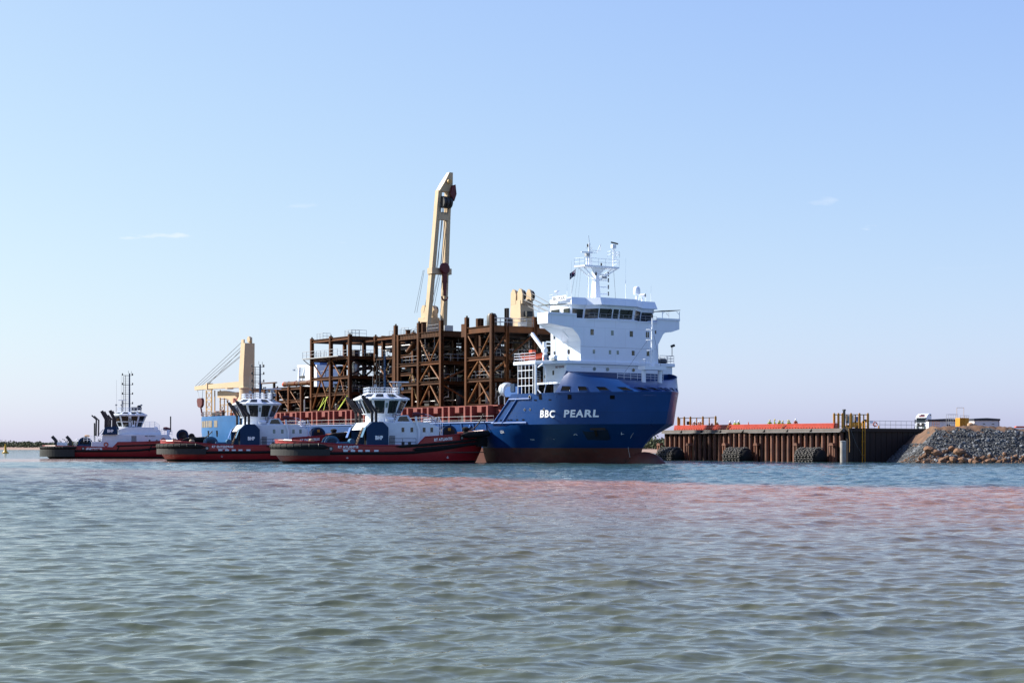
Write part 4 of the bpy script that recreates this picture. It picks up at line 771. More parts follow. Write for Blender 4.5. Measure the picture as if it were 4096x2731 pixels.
# ================================================================ STEEL MODULES carried on the hatch covers
def module(name, label, xs, ys, lev, clutter=40, top_ext=.9, tdepth=.8, seed=1, open_top=False, rails=True):
    root = empty(name, label, 'steel module', on_ship((xs[0], ys[0], 8.2)), SHIP_RZ, 'brown steel process modules on the ship deck')
    ox, oy, oz = xs[0], ys[0], 8.2; T = lambda x, y, z: (x-ox, y-oy, z-oz); rng = random.Random(seed)
    for x in xs:
        for y in ys:
            MB().ibeam(T(x, y, 8.2), T(x, y, lev[-1]+top_ext*(1 if y == ys[0] or rng.random() < .5 else .3)), .5, .55, .07, up=(0, 1, 0)).build('column', M_steel, root)
            MB().bx(x-ox-.12, x-ox+.12, y-oy-.1, y-oy+.1, lev[-1]+top_ext-oz, lev[-1]+top_ext+.25-oz).build('lifting_lug', M_steel2, root) if y == ys[0] else None
    for z in lev:
        dp = tdepth if z == lev[-1] else (.34 if z == 8.4 else .5)
        for y in ys:
            for a, b in zip(xs, xs[1:]): MB().ibeam(T(a+.26, y, z-dp/2), T(b-.26, y, z-dp/2), .42, dp, .06).build('beam', M_steel, root)
        for x in xs:
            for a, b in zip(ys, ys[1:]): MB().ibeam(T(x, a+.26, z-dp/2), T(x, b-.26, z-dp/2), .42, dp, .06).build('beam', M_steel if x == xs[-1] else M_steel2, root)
        if z != lev[0] and not (open_top and z == lev[-1]):
            # grating joists of the floor
            g = MB()
            for y in np.arange(ys[0]+.9, ys[-1]-.4, 1.3): g.bx(xs[0]-ox+.3, xs[-1]-ox-.3, y-oy-.06, y-oy+.06, z-.3-oz, z-.05-oz)
            g.build('floor_joists', M_steel2, root)
            gy0 = ys[0]+rng.uniform(.5, 2); g = MB().bx(xs[0]-ox+.4, xs[-1]-ox-.4, gy0-oy, ys[-1]-oy-.5, z-.045-oz, z-oz); g.build('floor_grating', M_steel2, root)
        if rails and z != lev[0] and z != lev[-1] or (rails and z == lev[-1]):
            for a, b in zip(xs, xs[1:]):
                if rng.random() < .75:
                    f0, f1 = sorted((rng.uniform(.05, .35), rng.uniform(.6, .95))); yy = ys[0]+rng.choice((.25, .3, 2.2))
                    MB().rail([T(a+(b-a)*f0, yy, z), T(a+(b-a)*f1, yy, z)], 1.05, 2, .03, 1.1).build('handrail', M_galv, root)
            if rng.random() < .8:
                MB().rail([T(xs[-1]-.3, ys[0]+.6, z), T(xs[-1]-.3, ys[0]+rng.uniform(3, 7), z)], 1.05, 2, .03, 1.1).build('handrail', M_galv, root)
            MB().rail([T(xs[0]+.5, ys[-1]-.5, z), T(xs[-1]-.5, ys[-1]-.5, z)], 1.05, 2, .03, 1.2).build('handrail', M_galv, root)
    def brace(p, q, r=.13, m_=M_brace): MB().tube(T(*p), T(*q), r, 8).build('brace', m_, root, smooth=True)
    # machinery and piping between the floors
    for i in range(clutter):
        li = rng.randrange(len(lev)-1); z0, z1 = lev[li], lev[li+1]-.6; x = rng.uniform(xs[0]+.8, xs[-1]-.8); y = rng.uniform(ys[0]+1.2, ys[-1]-.8); k = rng.random()
        if li == len(lev)-2 and open_top and k < .5: continue
        if k < .2:
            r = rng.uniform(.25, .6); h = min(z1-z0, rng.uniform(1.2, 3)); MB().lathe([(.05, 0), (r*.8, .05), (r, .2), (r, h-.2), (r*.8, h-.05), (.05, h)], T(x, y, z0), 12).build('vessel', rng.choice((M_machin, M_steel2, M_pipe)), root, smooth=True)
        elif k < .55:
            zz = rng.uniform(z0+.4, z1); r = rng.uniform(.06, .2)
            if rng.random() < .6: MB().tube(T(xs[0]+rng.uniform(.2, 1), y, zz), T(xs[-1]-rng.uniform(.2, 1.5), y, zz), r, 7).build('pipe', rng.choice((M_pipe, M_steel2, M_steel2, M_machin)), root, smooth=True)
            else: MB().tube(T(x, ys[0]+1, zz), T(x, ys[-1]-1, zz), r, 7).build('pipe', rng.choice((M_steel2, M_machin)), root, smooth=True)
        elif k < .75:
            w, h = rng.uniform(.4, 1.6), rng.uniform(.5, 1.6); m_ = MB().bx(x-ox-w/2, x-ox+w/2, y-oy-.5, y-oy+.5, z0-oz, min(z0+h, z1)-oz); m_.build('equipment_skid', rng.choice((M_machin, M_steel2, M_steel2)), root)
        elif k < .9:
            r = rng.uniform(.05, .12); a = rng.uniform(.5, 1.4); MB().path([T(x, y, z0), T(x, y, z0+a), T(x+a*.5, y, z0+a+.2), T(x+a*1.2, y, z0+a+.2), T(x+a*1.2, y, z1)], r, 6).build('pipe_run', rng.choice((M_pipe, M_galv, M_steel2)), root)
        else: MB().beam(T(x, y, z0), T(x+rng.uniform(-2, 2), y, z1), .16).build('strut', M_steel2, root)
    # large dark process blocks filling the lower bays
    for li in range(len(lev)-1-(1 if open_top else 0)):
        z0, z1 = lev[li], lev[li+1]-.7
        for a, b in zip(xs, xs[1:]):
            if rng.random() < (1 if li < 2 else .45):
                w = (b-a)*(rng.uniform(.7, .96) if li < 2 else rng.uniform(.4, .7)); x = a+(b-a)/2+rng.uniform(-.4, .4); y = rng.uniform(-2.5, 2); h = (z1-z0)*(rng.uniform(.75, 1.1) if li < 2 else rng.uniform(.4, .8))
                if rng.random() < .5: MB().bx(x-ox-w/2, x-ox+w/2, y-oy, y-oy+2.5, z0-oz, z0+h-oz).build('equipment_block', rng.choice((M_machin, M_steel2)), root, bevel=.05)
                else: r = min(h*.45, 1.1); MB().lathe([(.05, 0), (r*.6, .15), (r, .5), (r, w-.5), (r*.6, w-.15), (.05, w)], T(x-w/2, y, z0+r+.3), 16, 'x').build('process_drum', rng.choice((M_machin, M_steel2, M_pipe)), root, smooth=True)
    # cross bracing of the inner and far frames
    for y in ys[1:]:
        for a, b in zip(xs, xs[1:]):
            for z0, z1 in zip(lev, lev[1:]):
                if open_top and z1 == lev[-1]: continue
                if rng.random() < .75:
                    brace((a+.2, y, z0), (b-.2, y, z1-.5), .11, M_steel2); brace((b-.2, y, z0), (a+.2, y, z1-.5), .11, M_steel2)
    return root, T, brace
def vbrace(brace, xa, xb, y, zt, zm, zb, up=True):
    xm = (xa+xb)/2
    if up: brace((xa+.3, y, zt), (xm-.12, y, zm)); brace((xb-.3, y, zt), (xm+.12, y, zm))
def lbrace(brace, xa, xb, y, zm, zb): xm = (xa+xb)/2; brace((xm-.15, y, zm), (xa+.35, y, zb), .15); brace((xm+.15, y, zm), (xb-.35, y, zb), .15)
def banded(root, T, p, q):
    a, b = Vector(T(*p)), Vector(T(*q)); o = MB().tube(a, b, .1, 7).build('banded_strut', M_steel2, root); m_ = MB(); n = int((b-a).length/.22)
    for i in range(n): m_.tube(a.lerp(b, (i+.15)/n), a.lerp(b, (i+.65)/n), .125, 7)
    m_.build('strut_bands', M_creamd, o)
YS = [-9.5, -3.2, 3.0, 9.2]
# aft tall module
mB, T, br_ = module('steel_module', 'aft tall brown steel module with a white walkway railing and flat top', [-72.4, -65.5, -58.9], YS, [8.4, 11.2, 13.9, 17.1, 20.35], 90, .25, .55, 11, True)
for a, b in ((-72.4, -65.5), (-65.5, -58.9)):
    vbrace(br_, a, b, -9.5, 16.6, 14.0, 0); lbrace(br_, a, b, -9.5, 13.4, 8.6)
    for yy in (-3.2, 9.2): 
        br_((a, yy, 16.6), (b, yy, 14.0), .14, M_steel2); br_((b, yy, 16.6), (a, yy, 14.0), .14, M_steel2); br_((a, yy, 13.4), (b, yy, 8.6), .14, M_steel2)
for a, b in zip(YS, YS[1:]):
    br_((-58.9, a, 16.6), (-58.9, b, 14.0), .14, M_steel2); br_((-58.9, b, 16.6), (-58.9, a, 14.0), .14, M_steel2)
banded(mB, T, (-66.4, -8.8, 13.2), (-71.8, -8.8, 9.0)); banded(mB, T, (-59.9, -8.8, 12.2), (-65, -8.8, 9.0)); banded(mB, T, (-58.8, -4.2, 13.2), (-58.8, -8.4, 9.6))
MB().bx(T(-73.6, 0, 0)[0], T(-60.6, 0, 0)[0], -1.3, -.3, 17.05-8.2, 17.2-8.2).build('walkway', M_galv, mB); MB().rail([T(-73.5, -10.7, 17.2), T(-69.2, -10.7, 17.2)], 1.1, 2, .035, 1.3).build('handrail', M_galv, mB); MB().rail([T(-68.4, -10.7, 17.2), T(-61, -10.7, 17.2)], 1.1, 2, .035, 1.5).build('handrail', M_galv, mB)
m_ = MB(); m_.beam(T(-73.4, -10.6, 17.0), T(-72.4, -9.6, 15.8), .12); [m_.beam(T(x, -10.7, 17.0), T(x, -9.6, 16.4), .12) for x in (-69, -66, -63)]; m_.build('walkway_bracket', M_steel, mB)
MB().lathe([(.1, -.9), (.7, -.7), (.85, -.3), (.85, .5), (.4, .9)], T(-63, 2, 18.6), 16, 'x').build('duct_elbow', M_pipe, mB, smooth=True)
for x, y in ((-71.5, -9), (-61.5, -9)): MB().rail([T(x, y, 20.4), T(x+2.2, y, 20.4), T(x+2.2, y+1.5, 20.4)], 1.0, 2, .03, .9).build('handrail', M_galv, mB)
# link module, set back between the tall ones
mL, T, br_ = module('steel_module', 'set back brown steel module in the gap between the aft and middle tall modules', [-57.6, -51.5, -45.4], [-5.4, 1.5, 9.0], [8.4, 11.3, 14.0, 16.9, 20.2], 90, .2, .6, 23)
br_((-57.4, -5.4, 16), (-51.6, -5.4, 11.5), .15); banded(mL, T, (-53, -5.2, 16.4), (-55.5, -5.2, 13.2)); banded(mL, T, (-50.5, -5.0, 13.6), (-52, -5, 9.2)); banded(mL, T, (-50.3, -5.0, 13.6), (-49.2, -5, 9.2))
# middle tall module
mC, T, br_ = module('steel_module', 'middle tall brown steel module with stub column tops standing before the raised crane boom', [-43.9, -36.8, -30.3], YS, [8.4, 12.1, 15.1, 19.6], 105, 1.55, .85, 35)
vbrace(br_, -36.8, -30.3, -9.5, 18.6, 15.2, 0); lbrace(br_, -36.8, -30.3, -9.5, 14.5, 12.2); lbrace(br_, -36.8, -30.3, -9.5, 11.5, 8.6)
br_((-30.3, -9.2, 11.5), (-30.3, -3.4, 8.6), .12); br_((-30.3, -9.2, 12.3), (-30.3, -3.4, 14.6), .12)
banded(mC, T, (-40.8, -8.5, 13.6), (-41.6, -8.5, 12.2)); banded(mC, T, (-40.5, -8.5, 13.6), (-39.8, -8.5, 12.2)); banded(mC, T, (-40, -8.5, 11.2), (-38.6, -8.5, 8.8))
for x in (-43.0,): MB().ibeam(T(x, -9.5, 8.2), T(x, -9.5, 19.6), .5, .45, .07, up=(0, 1, 0)).build('column', M_steel, mC)
m_ = MB(); [m_.bx(T(x, 0, 0)[0]-.04, T(x, 0, 0)[0]+.04, -.22, -.2, 18.8-8.2, 19.55-8.2) for x in np.arange(-42, -30.5, .8)]; m_.build('web_stiffener', M_steel, mC)
MB().tube(T(-39.5, -8.6, 18.4), T(-41.2, -8.9, 16.9), .38, 12).build('duct', M_steel, mC, smooth=True)
for x, h in ((-43, .9), (-38.2, 1.8), (-33, .7)): MB().lathe([(.4, 0), (.4, h-.1), (.5, h-.08), (.5, h)], T(x, -7.8, 19.6), 12).build('vent_stack', M_steel, mC)
MB().bx(T(-32.5, 0, 0)[0], T(-31, 0, 0)[0], 1, 2.5, 19.6-8.2, 20.5-8.2).build('control_cabinet', M_galv, mC)
# forward tall module
mD, T, br_ = module('steel_module', 'forward tall brown steel module with pumps on top right behind the white bridge block', [-23.2, -16.5], [-9.5, -7.0, -2.1, 3.0, 9.2], [8.4, 12.1, 15.2, 19.6], 100, 1.5, .95, 47)
vbrace(br_, -23.2, -16.5, -9.5, 18.5, 15.3, 0); lbrace(br_, -23.2, -16.5, -9.5, 14.6, 12.2); lbrace(br_, -23.2, -16.5, -9.5, 11.6, 8.6)
br_((-16.5, -9.3, 15.6), (-16.5, -7.2, 18.4), .13, M_steel); br_((-16.5, -7.2, 15.6), (-16.5, -9.3, 18.4), .13, M_steel2); br_((-16.5, -2.3, 18.5), (-16.5, -6.6, 15.3), .15, M_steel); br_((-16.5, -7.2, 14.5), (-16.5, -9.3, 13), .13, M_brace)
br_((-22.5, -8.5, 12), (-18.5, -8.5, 14.4), .12); br_((-22.5, -8.5, 8.8), (-18.5, -8.5, 11.2), .12)
for x, y, r, h in ((-18.2, -8.4, .75, 1.9), (-20.4, -6.8, .45, 1.2), (-19.5, -4.5, .5, 1.5)): MB().lathe([(.05, 0), (r, 0), (r, h*.75), (r*.7, h*.95), (.05, h)], T(x, y, 19.6), 14).build('pump_motor', M_machin, mD, smooth=True)
MB().bx(T(-17.6, 0, 0)[0], T(-16.8, 0, 0)[0], 5.2, 6.2, 19.6-8.2, 20.3-8.2).build('control_cabinet', M_galv, mD); MB().ibeam(T(-17.2, -6.5, 19.6), T(-17.2, -6.5, 22.2), .5, .5).build('column', M_steel2, mD); MB().rail([T(-16.4, -9.2, 19.6), T(-16.4, -2.4, 19.6)], 1.1, 2, .035, 1.2).build('handrail', M_galv, mD)
MB().bx(T(-20.8, 0, 0)[0], T(-20.3, 0, 0)[0], .0, .5, 19.6-8.2, 20.8-8.2).build('steel_stub', M_steel, mD); MB().bx(T(-24.6, 0, 0)[0], T(-23.5, 0, 0)[0], -.1, .6, 18.3-8.2, 20.2-8.2).build('end_bracket', M_steel, mD)
# low pipe rack aft
mA, T, br_ = module('steel_module', 'low brown pipe rack module with a capped pipe on top', [-96, -90.6, -85.7, -81.0, -76.2], [-9.5, -3, 4], [8.4, 10.35, 12.6], 95, .05, .5, 59, False, False)
for a, b in ((-85.7, -81), (-81, -76.2)): br_((a, -9.5, 12.2), (b, -9.5, 8.6), .1)
MB().path([T(-74.2, -10, 8.2), T(-74.2, -10, 10.2), T(-73.8, -10, 10.6), T(-72.6, -10, 10.6)], .13, 8).build('pipe_run', M_galv, mA)
MB().bx(T(-94, 0, 0)[0], T(-87, 0, 0)[0], .2, .6, 13.5-8.2, 13.7-8.2).build('upper_beam', M_steel, mA); m_ = MB(); [m_.bx(T(x, 0, 0)[0], T(x, 0, 0)[0]+.3, .2, .6, 12.5-8.2, 13.5-8.2) for x in (-93.5, -88)]; m_.build('upper_post', M_steel2, mA)
pp = empty('cargo_pipe', 'long brown capped pipe with orange straps lying on the low pipe rack module', 'pipe', on_ship((-86, -8, 13.1)), SHIP_RZ)
MB().lathe([(.05, -.35), (.3, -.25), (.42, 0), (.42, 10.6), (.05, 10.7)], (0, 0, .15), 16, 'x').build('pipe_shell', M_steel, pp, smooth=True)
MB().lathe([(.05, -.4), (.33, -.3), (.45, .0), (.45, .35)], (0, 0, .15), 16, 'x').build('orange_cap', M_orange, pp, smooth=True)
for x in (1.8, 4.8, 6.4, 9.6): MB().torus((x, 0, .15), .44, .07, 'x', 14, 5).build('strap', M_orange if x in (4.8, 9.6) else M_galv, pp)
# lime lashing straps on the aft tall module
for a, b in (((-68.8, -10.2, 8.3), (-66.2, -9.7, 10.6)), ((-68.6, -10.2, 8.3), (-67.6, -9.7, 10.4)), ((-66.8, -10.2, 8.3), (-66.6, -9.7, 10.6)), ((-61.8, -10.2, 8.3), (-59.4, -9.7, 10.6)), ((-61.6, -10.2, 8.3), (-59.6, -9.7, 10.3))):
    o = MB().beam((0, 0, 0), Vector(b)-Vector(a), .11, .03, up=(0, 1, 0)).build('lashing_strap', M_strap); o.location = on_ship(a); o.rotation_euler = (0, 0, SHIP_RZ); tag(o, 'lime yellow lashing strap tying the aft tall steel module down', 'strap', 'lime lashing straps')
# ================================================================ TUGS (local x forward, y to port)
def tug_half(x):
    if x < -8.5: return 6.4*math.sqrt(max(0, 1-min(1, ((-8.5-x)/6.2))**2.4))
    if x > 3: return 6.4*max(0, 1-min(1, (x-3)/11.9)**2.4)**.7
    return 6.4
def tug_hp(x, z):
    f = float(np.interp(z, [-.9, 0, 1.2, 2.4, 4.6], [.84, .93, 1, 1, 1.0])); fx = f if x < 0 else float(np.interp(z, [-.9, 0, 1.2, 3.0, 4.6], [.86, .905, .95, .985, 1.0])); return x*fx, tug_half(x)*f
def stern_ring(off, n=24, t0=-90, t1=90, cut=0):           # plan round the stern, starboard to port
    P = []
    for t in np.linspace(R(t0), R(t1), n):
        P.append((-8.5-(6.2+off)*math.cos(t)**(2/2.4), (6.4+off)*math.sin(t)))
    return P
def bow_ring(off, x0, n=24):
    q0 = (x0-3)/11.9; P = []
    for i in range(n+1):
        s = -1+2*i/n; q = q0+(1-q0)*(1-abs(s)**1.6); y = (6.4+off)*max(0, 1-q**2.4)**.7; P.append((3+(11.9+off)*q, math.copysign(y, s) if s else 0))
    return P
def tug_hull(root, old=False):
    if old: shx, shz = [-15, -12, -6, -1.7, -.8, 3, 8, 12, 15], [2.35, 2.35, 2.2, 2.05, 3.0, 3.05, 3.25, 3.65, 4.0]
    else:   shx, shz = [-15, -13, -7.4, -3, 3.6, 4.7, 8, 11, 15], [3.2, 3.12, 2.62, 2.45, 2.45, 3.62, 3.8, 4.1, 4.55]
    top = lambda x: float(np.interp(x, shx, shz))
    st = [-14.7, -14.5, -14, -13.2, -12, -10.5, -9, -7, -5, -3, -1.7, -.8, 1, 2.5, 3.6, 4.7, 6, 7.5, 9, 10.5, 11.8, 13, 13.9, 14.5, 14.8, 14.9]
    def sh(z0, z1f, fr, name, m_):
        rings = []
        for x in st:
            hi = z1f(x); col = [tug_hp(x, z0+(hi-z0)*f)+(z0+(hi-z0)*f,) for f in fr]
            rings.append([(a, -b, c) for a, b, c in reversed(col)]+[(a, b, c) for a, b, c in col])
        return MB().loft(rings, False, False).build(name, m_, root, smooth=True)
    sh(.36, top, [0, .35, .7, 1], 'hull', M_tred); sh(-1.0, lambda x: .36, [0, .5, 1], 'lower_hull', M_tblack)
    MB().prism([(x, -tug_half(x)+.12) for x in st[1:-1]]+[(x, tug_half(x)-.12) for x in reversed(st[1:-1])], 'z', 1.45, 1.55).build('deck', mat('green deck paint', (.05, .09, .07), .7), root)
    m_ = MB(); pts = [(tug_hp(x, top(x))[0], -tug_hp(x, top(x))[1], top(x)) for x in st]; m_.path(pts, .09, 6); m_.path([(a, -b, c) for a, b, c in pts], .09, 6); m_.build('bulwark_rail', M_tred, root)
    # side belting rising to the bow
    m_ = MB(); zb = [1.4, 1.4, 1.4, 1.5, 1.9, 2.5, 2.95]; xb = [-9.3, -4, 0, 3, 7, 11, 14.2]
    P = [(tug_hp(x, z)[0], -tug_hp(x, z)[1]-.08, z) for x, z in [(x, float(np.interp(x, xb, zb))) for x in np.linspace(-9.5, 14.75, 26)]]
    for sgn in (1, -1): m_.path([(a, b*sgn, c) for a, b, c in P], .2, 8)
    m_.build('side_belting', M_rubber, root, smooth=True)
    if not old:
        for x0, za, zb_, r in ((.6, 2.3, 3.45, .19), (3.0, 1.9, 2.95, .24)):
            m_ = MB(); P = [(tug_hp(x, z)[0], -tug_hp(x, z)[1]-.1, z) for x, z in [(x, za+(zb_-za)*((x-x0)/(14.8-x0))**1.3) for x in np.linspace(x0, 14.7, 20)]]
            for sgn in (1, -1): m_.path([(a, b*sgn, c) for a, b, c in P], [.05]+[r]*(len(P)-1), 8)
            m_.build('upper_belting', M_rubber, root, smooth=True)
    else:
        m_ = MB(); P = [(tug_hp(x, 2.35)[0], -tug_hp(x, 2.35)[1]-.06, float(np.interp(x, [-1, 4, 14], [2.3, 2.45, 2.9]))) for x in np.linspace(-1, 14.5, 18)]; m_.path(P, .15, 6)
        for x in (-1, 5, 11): a, b = tug_hp(x, 1.8); m_.beam((a, -b-.05, 1.35), (a+.5, -b-.05, 2.35), .2, .2)
        m_.build('upper_belting', M_rubber, root)
    # stern fenders: fat segmented roll above a grey block
    z0 = 2.3 if not old else 2.0; r = .42 if not old else .28
    P = stern_ring(.25, 33, -80, 80); A = [(-8.6, -6.5, z0-.1), (-9.3, -6.62, z0-.06)] if not old else [(-8.2, -6.5, z0)]
    pts = A+[(x, y, z0) for x, y in P]+[(x, -y, z) for x, y, z in reversed(A)]; rad = ([.08, r*.75] if not old else [r*.8])+[r]*len(P)+([r*.75, .08] if not old else [r*.8])
    MB().path(pts, rad, 12).build('stern_fender', M_rubber, root, smooth=True)
    for i in range(2, len(pts)-2, 1 if old else 2):
        p = Vector(pts[i]); d = (Vector(pts[i+1])-Vector(pts[i-1])).normalized(); n = Vector((-d.y, d.x, 0)); g = [p+n*(math.cos(a)*(rad[i]+.02))+Vector((0, 0, 1))*math.sin(a)*(rad[i]+.02) for a in np.linspace(0, 2*math.pi, 13)]; MB().path(g, .035, 4).build('fender_strap', M_tblack, root)
    zl, zh = (1.12, 1.95) if not old else (.35, 1.7)
    o = stern_ring(.55, 33); i_ = stern_ring(-.1, 33); rings = [[(ox, oy, zl), (ox, oy, zh), (ix, iy, zh), (ix, iy, zl)] for (ox, oy), (ix, iy) in zip(o, i_)]
    MB().loft(rings, True).build('stern_block_fender', M_rubber2 if not old else M_tblack, root)
    # bow fenders
    bw = bow_ring(.3, 9.8 if not old else 10.5, 28); zt = lambda x: float(np.interp(x, [9, 15], [3.75, 4.15]))-(.55 if old else 0)
    MB().path([(x, y, zt(x)) for x, y in bw], [.08, .3]+[.46]*(len(bw)-4)+[.3, .08], 12).build('bow_fender', M_rubber, root, smooth=True)
    o = bow_ring(.35, 13.0, 16); i_ = bow_ring(-.2, 13.0, 16); MB().loft([[(a, b, 2.3), (a, b, 3.6-.3*old), (c, d, 3.6-.3*old), (c, d, 2.3)] for (a, b), (c, d) in zip(o, i_)], True).build('bow_block_fender', M_rubber, root)
    # freeing ports, fairleads
    for x in ((-6.6, -5.6, -4.6, -3.6, -2.4) if not old else (-6.5, -6, -4)):
        for sgn in (-1,):
            y = -tug_half(x)-.015; w = .6 if not old else .4; MB().add([(x, y, 1.62), (x+w, y, 1.62), (x+w, y, 1.85), (x, y, 1.85)], [(0, 1, 2, 3)]).build('freeing_port', M_whull, root)  # pale quad paints the daylight seen through the open slot
    for x, z in (((-8.3, 2.02), (10.3, 3.5)) if not old else ((-7, 1.85), (11, 3.2))):
        a, b = tug_hp(x, z); a2, b2 = tug_hp(x+.2, z); n = Vector((b2-b, -(a2-a), 0)).normalized()*-1; n = Vector((-(b2-b), -(a2-a), 0)).normalized(); p = Vector((a, -b, z))
        MB().tube(p-n*.05, p+n*.06, .33, 16).build('fairlead', M_tblack, root); MB().tube(p, p+n*.075, .19, 12).build('fairlead_hole', M_galv, root)
    return top
def on_side(x0, z0):
    def fn(s, t): a, b = tug_hp(x0+s, z0+t); return Vector((a, -b-.03, z0+t))
    return fn
def wheelhouse(root, cx, z0, z1, zr, hb, ht, n_old=False):
    def octo(hx, hy, z, c): return [(cx-hx, -hy+c, z), (cx-hx+c, -hy, z), (cx+hx-c, -hy, z), (cx+hx, -hy+c, z), (cx+hx, hy-c, z), (cx+hx-c, hy, z), (cx-hx+c, hy, z), (cx-hx, hy-c, z)]
    cb, ct = hb[0]*.42, ht[0]*.42; lo, hi = octo(hb[0], hb[1], z0, cb), octo(ht[0], ht[1], z1, ct)
    wh = MB().loft([lo, hi], True).build('wheelhouse', M_whull, root)
    MB().loft([octo(ht[0]+.18, ht[1]+.18, z1, ct), octo(ht[0]+.18, ht[1]+.18, z1+.18, ct), octo(ht[0]*.62, ht[1]*.62, zr, ct*.6)], True).build('wheelhouse_roof', M_whull, root)
    for i in range(8):
        a, b = Vector(lo[i]), Vector(lo[(i+1) % 8]); c, d = Vector(hi[i]), Vector(hi[(i+1) % 8]); e = (b-a); n = e.cross(c-a).normalized()
        mid = (a+b+c+d)/4; n = n if n.dot(mid-Vector((cx, 0, mid.z))) > 0 else -n
        L = (b-a).length; m = .16/max(L, .4)
        spans = [(m, 1-m)] if L < 2.3 else [(m*.8, .44), (.60, 1-m*.8)]
        rows = [(.07, .93)] if not n_old else [(.05, .42), (.5, .94)]
        for f0, f1 in spans:
            for g0, g1 in rows:
                Q = [(a.lerp(b, f0)).lerp(c.lerp(d, f0), g0), (a.lerp(b, f1)).lerp(c.lerp(d, f1), g0), (a.lerp(b, f1)).lerp(c.lerp(d, f1), g1), (a.lerp(b, f0)).lerp(c.lerp(d, f0), g1)]
                MB().add([q+n*.025 for q in Q], [(0, 1, 2, 3)]).build('window', M_glass, wh)
        if len(spans) == 2:
            Q = [(a.lerp(b, f)).lerp(c.lerp(d, f), g) for f, g in ((.48, .45), (.565, .45), (.565, .78), (.48, .78))]; MB().add([q+n*.025 for q in Q], [(0, 1, 2, 3)]).build('window', M_glass2, wh)
    # sloping roof lights
    t0, t1 = octo(ht[0]+.18, ht[1]+.18, z1+.18, ct), octo(ht[0]*.62, ht[1]*.62, zr, ct*.6)
    for i in (0, 1, 2, 3, 4):
        a, b = Vector(t0[i]), Vector(t0[(i+1) % 8]); c, d = Vector(t1[i]), Vector(t1[(i+1) % 8]); n = (b-a).cross(c-a).normalized(); n = n if n.z > 0 else -n
        for f0, f1 in ([(.12, .88)] if i != 1 else [(.1, .4), (.6, .9)]):
            MB().add([a.lerp(b, f).lerp(c.lerp(d, f), g)+n*.02 for f, g in ((f0, .2), (f1, .2), (f1, .82), (f0, .82))], [(0, 1, 2, 3)]).build('roof_light', M_glass, wh)
    return wh
def tug_mast(root, x, z0, z1, y=0):
    o = MB().tube((x, y, z0), (x, y, z1), .17, 10, .12).build('mast', M_navy, root)
    m_ = MB(); m_.tube((x-.75, y, z0), (x-.75, y, z1-.4), .05, 5); m_.tube((x-1.15, y, z0), (x-1.15, y, z1-.6), .04, 5)
    for z in np.arange(z0+.4, z1-.6, .42): m_.tube((x-1.15, y, z), (x, y, z), .022, 4)
    for z in np.linspace(z0+1.6, z1-.4, 4): m_.beam((x-1.3, y, z), (x+.6, y, z), .07)
    m_.build('mast_ladder', M_machin, o)
    for z in np.linspace(z0+1.5, z1-.4, 4):
        for dx in (-1.3, .55): MB().lathe([(.11, 0), (.13, .08), (.1, .16), (.13, .24), (.1, .34), (.04, .42)], (x+dx, y, z), 8).build('navigation_light', M_machin, o)
    MB().tube((x-.2, y, z1), (x-.2, y, z1+.5), .03, 4).tube((x+.35, y, z1-.3), (x+.35, y, z1+.4), .03, 4).build('mast_antenna', M_machin, o)
    return o
def drum(root, c, r, w, m_, ax='y', name='winch_drum'):
    f = (lambda a, b: (c[0], c[1]+a, c[2])) if ax == 'y' else (lambda a, b: (c[0]+a, c[1], c[2]))
    o = MB().tube(f(-w/2, 0), f(-w/2+.14, 0), r, 22).build(name, m_, root, smooth=True); MB().tube(f(w/2-.14, 0), f(w/2, 0), r, 22).build('drum_flange', m_, o, smooth=True); MB().tube(f(-w/2, 0), f(w/2, 0), r*.72, 16).build('rope_coil', M_hawser, o, smooth=True); return o
def life_ring(root, c):
    MB().torus(c, .34, .1, 'y', 16, 6).build('life_ring', M_orange, root, smooth=True)
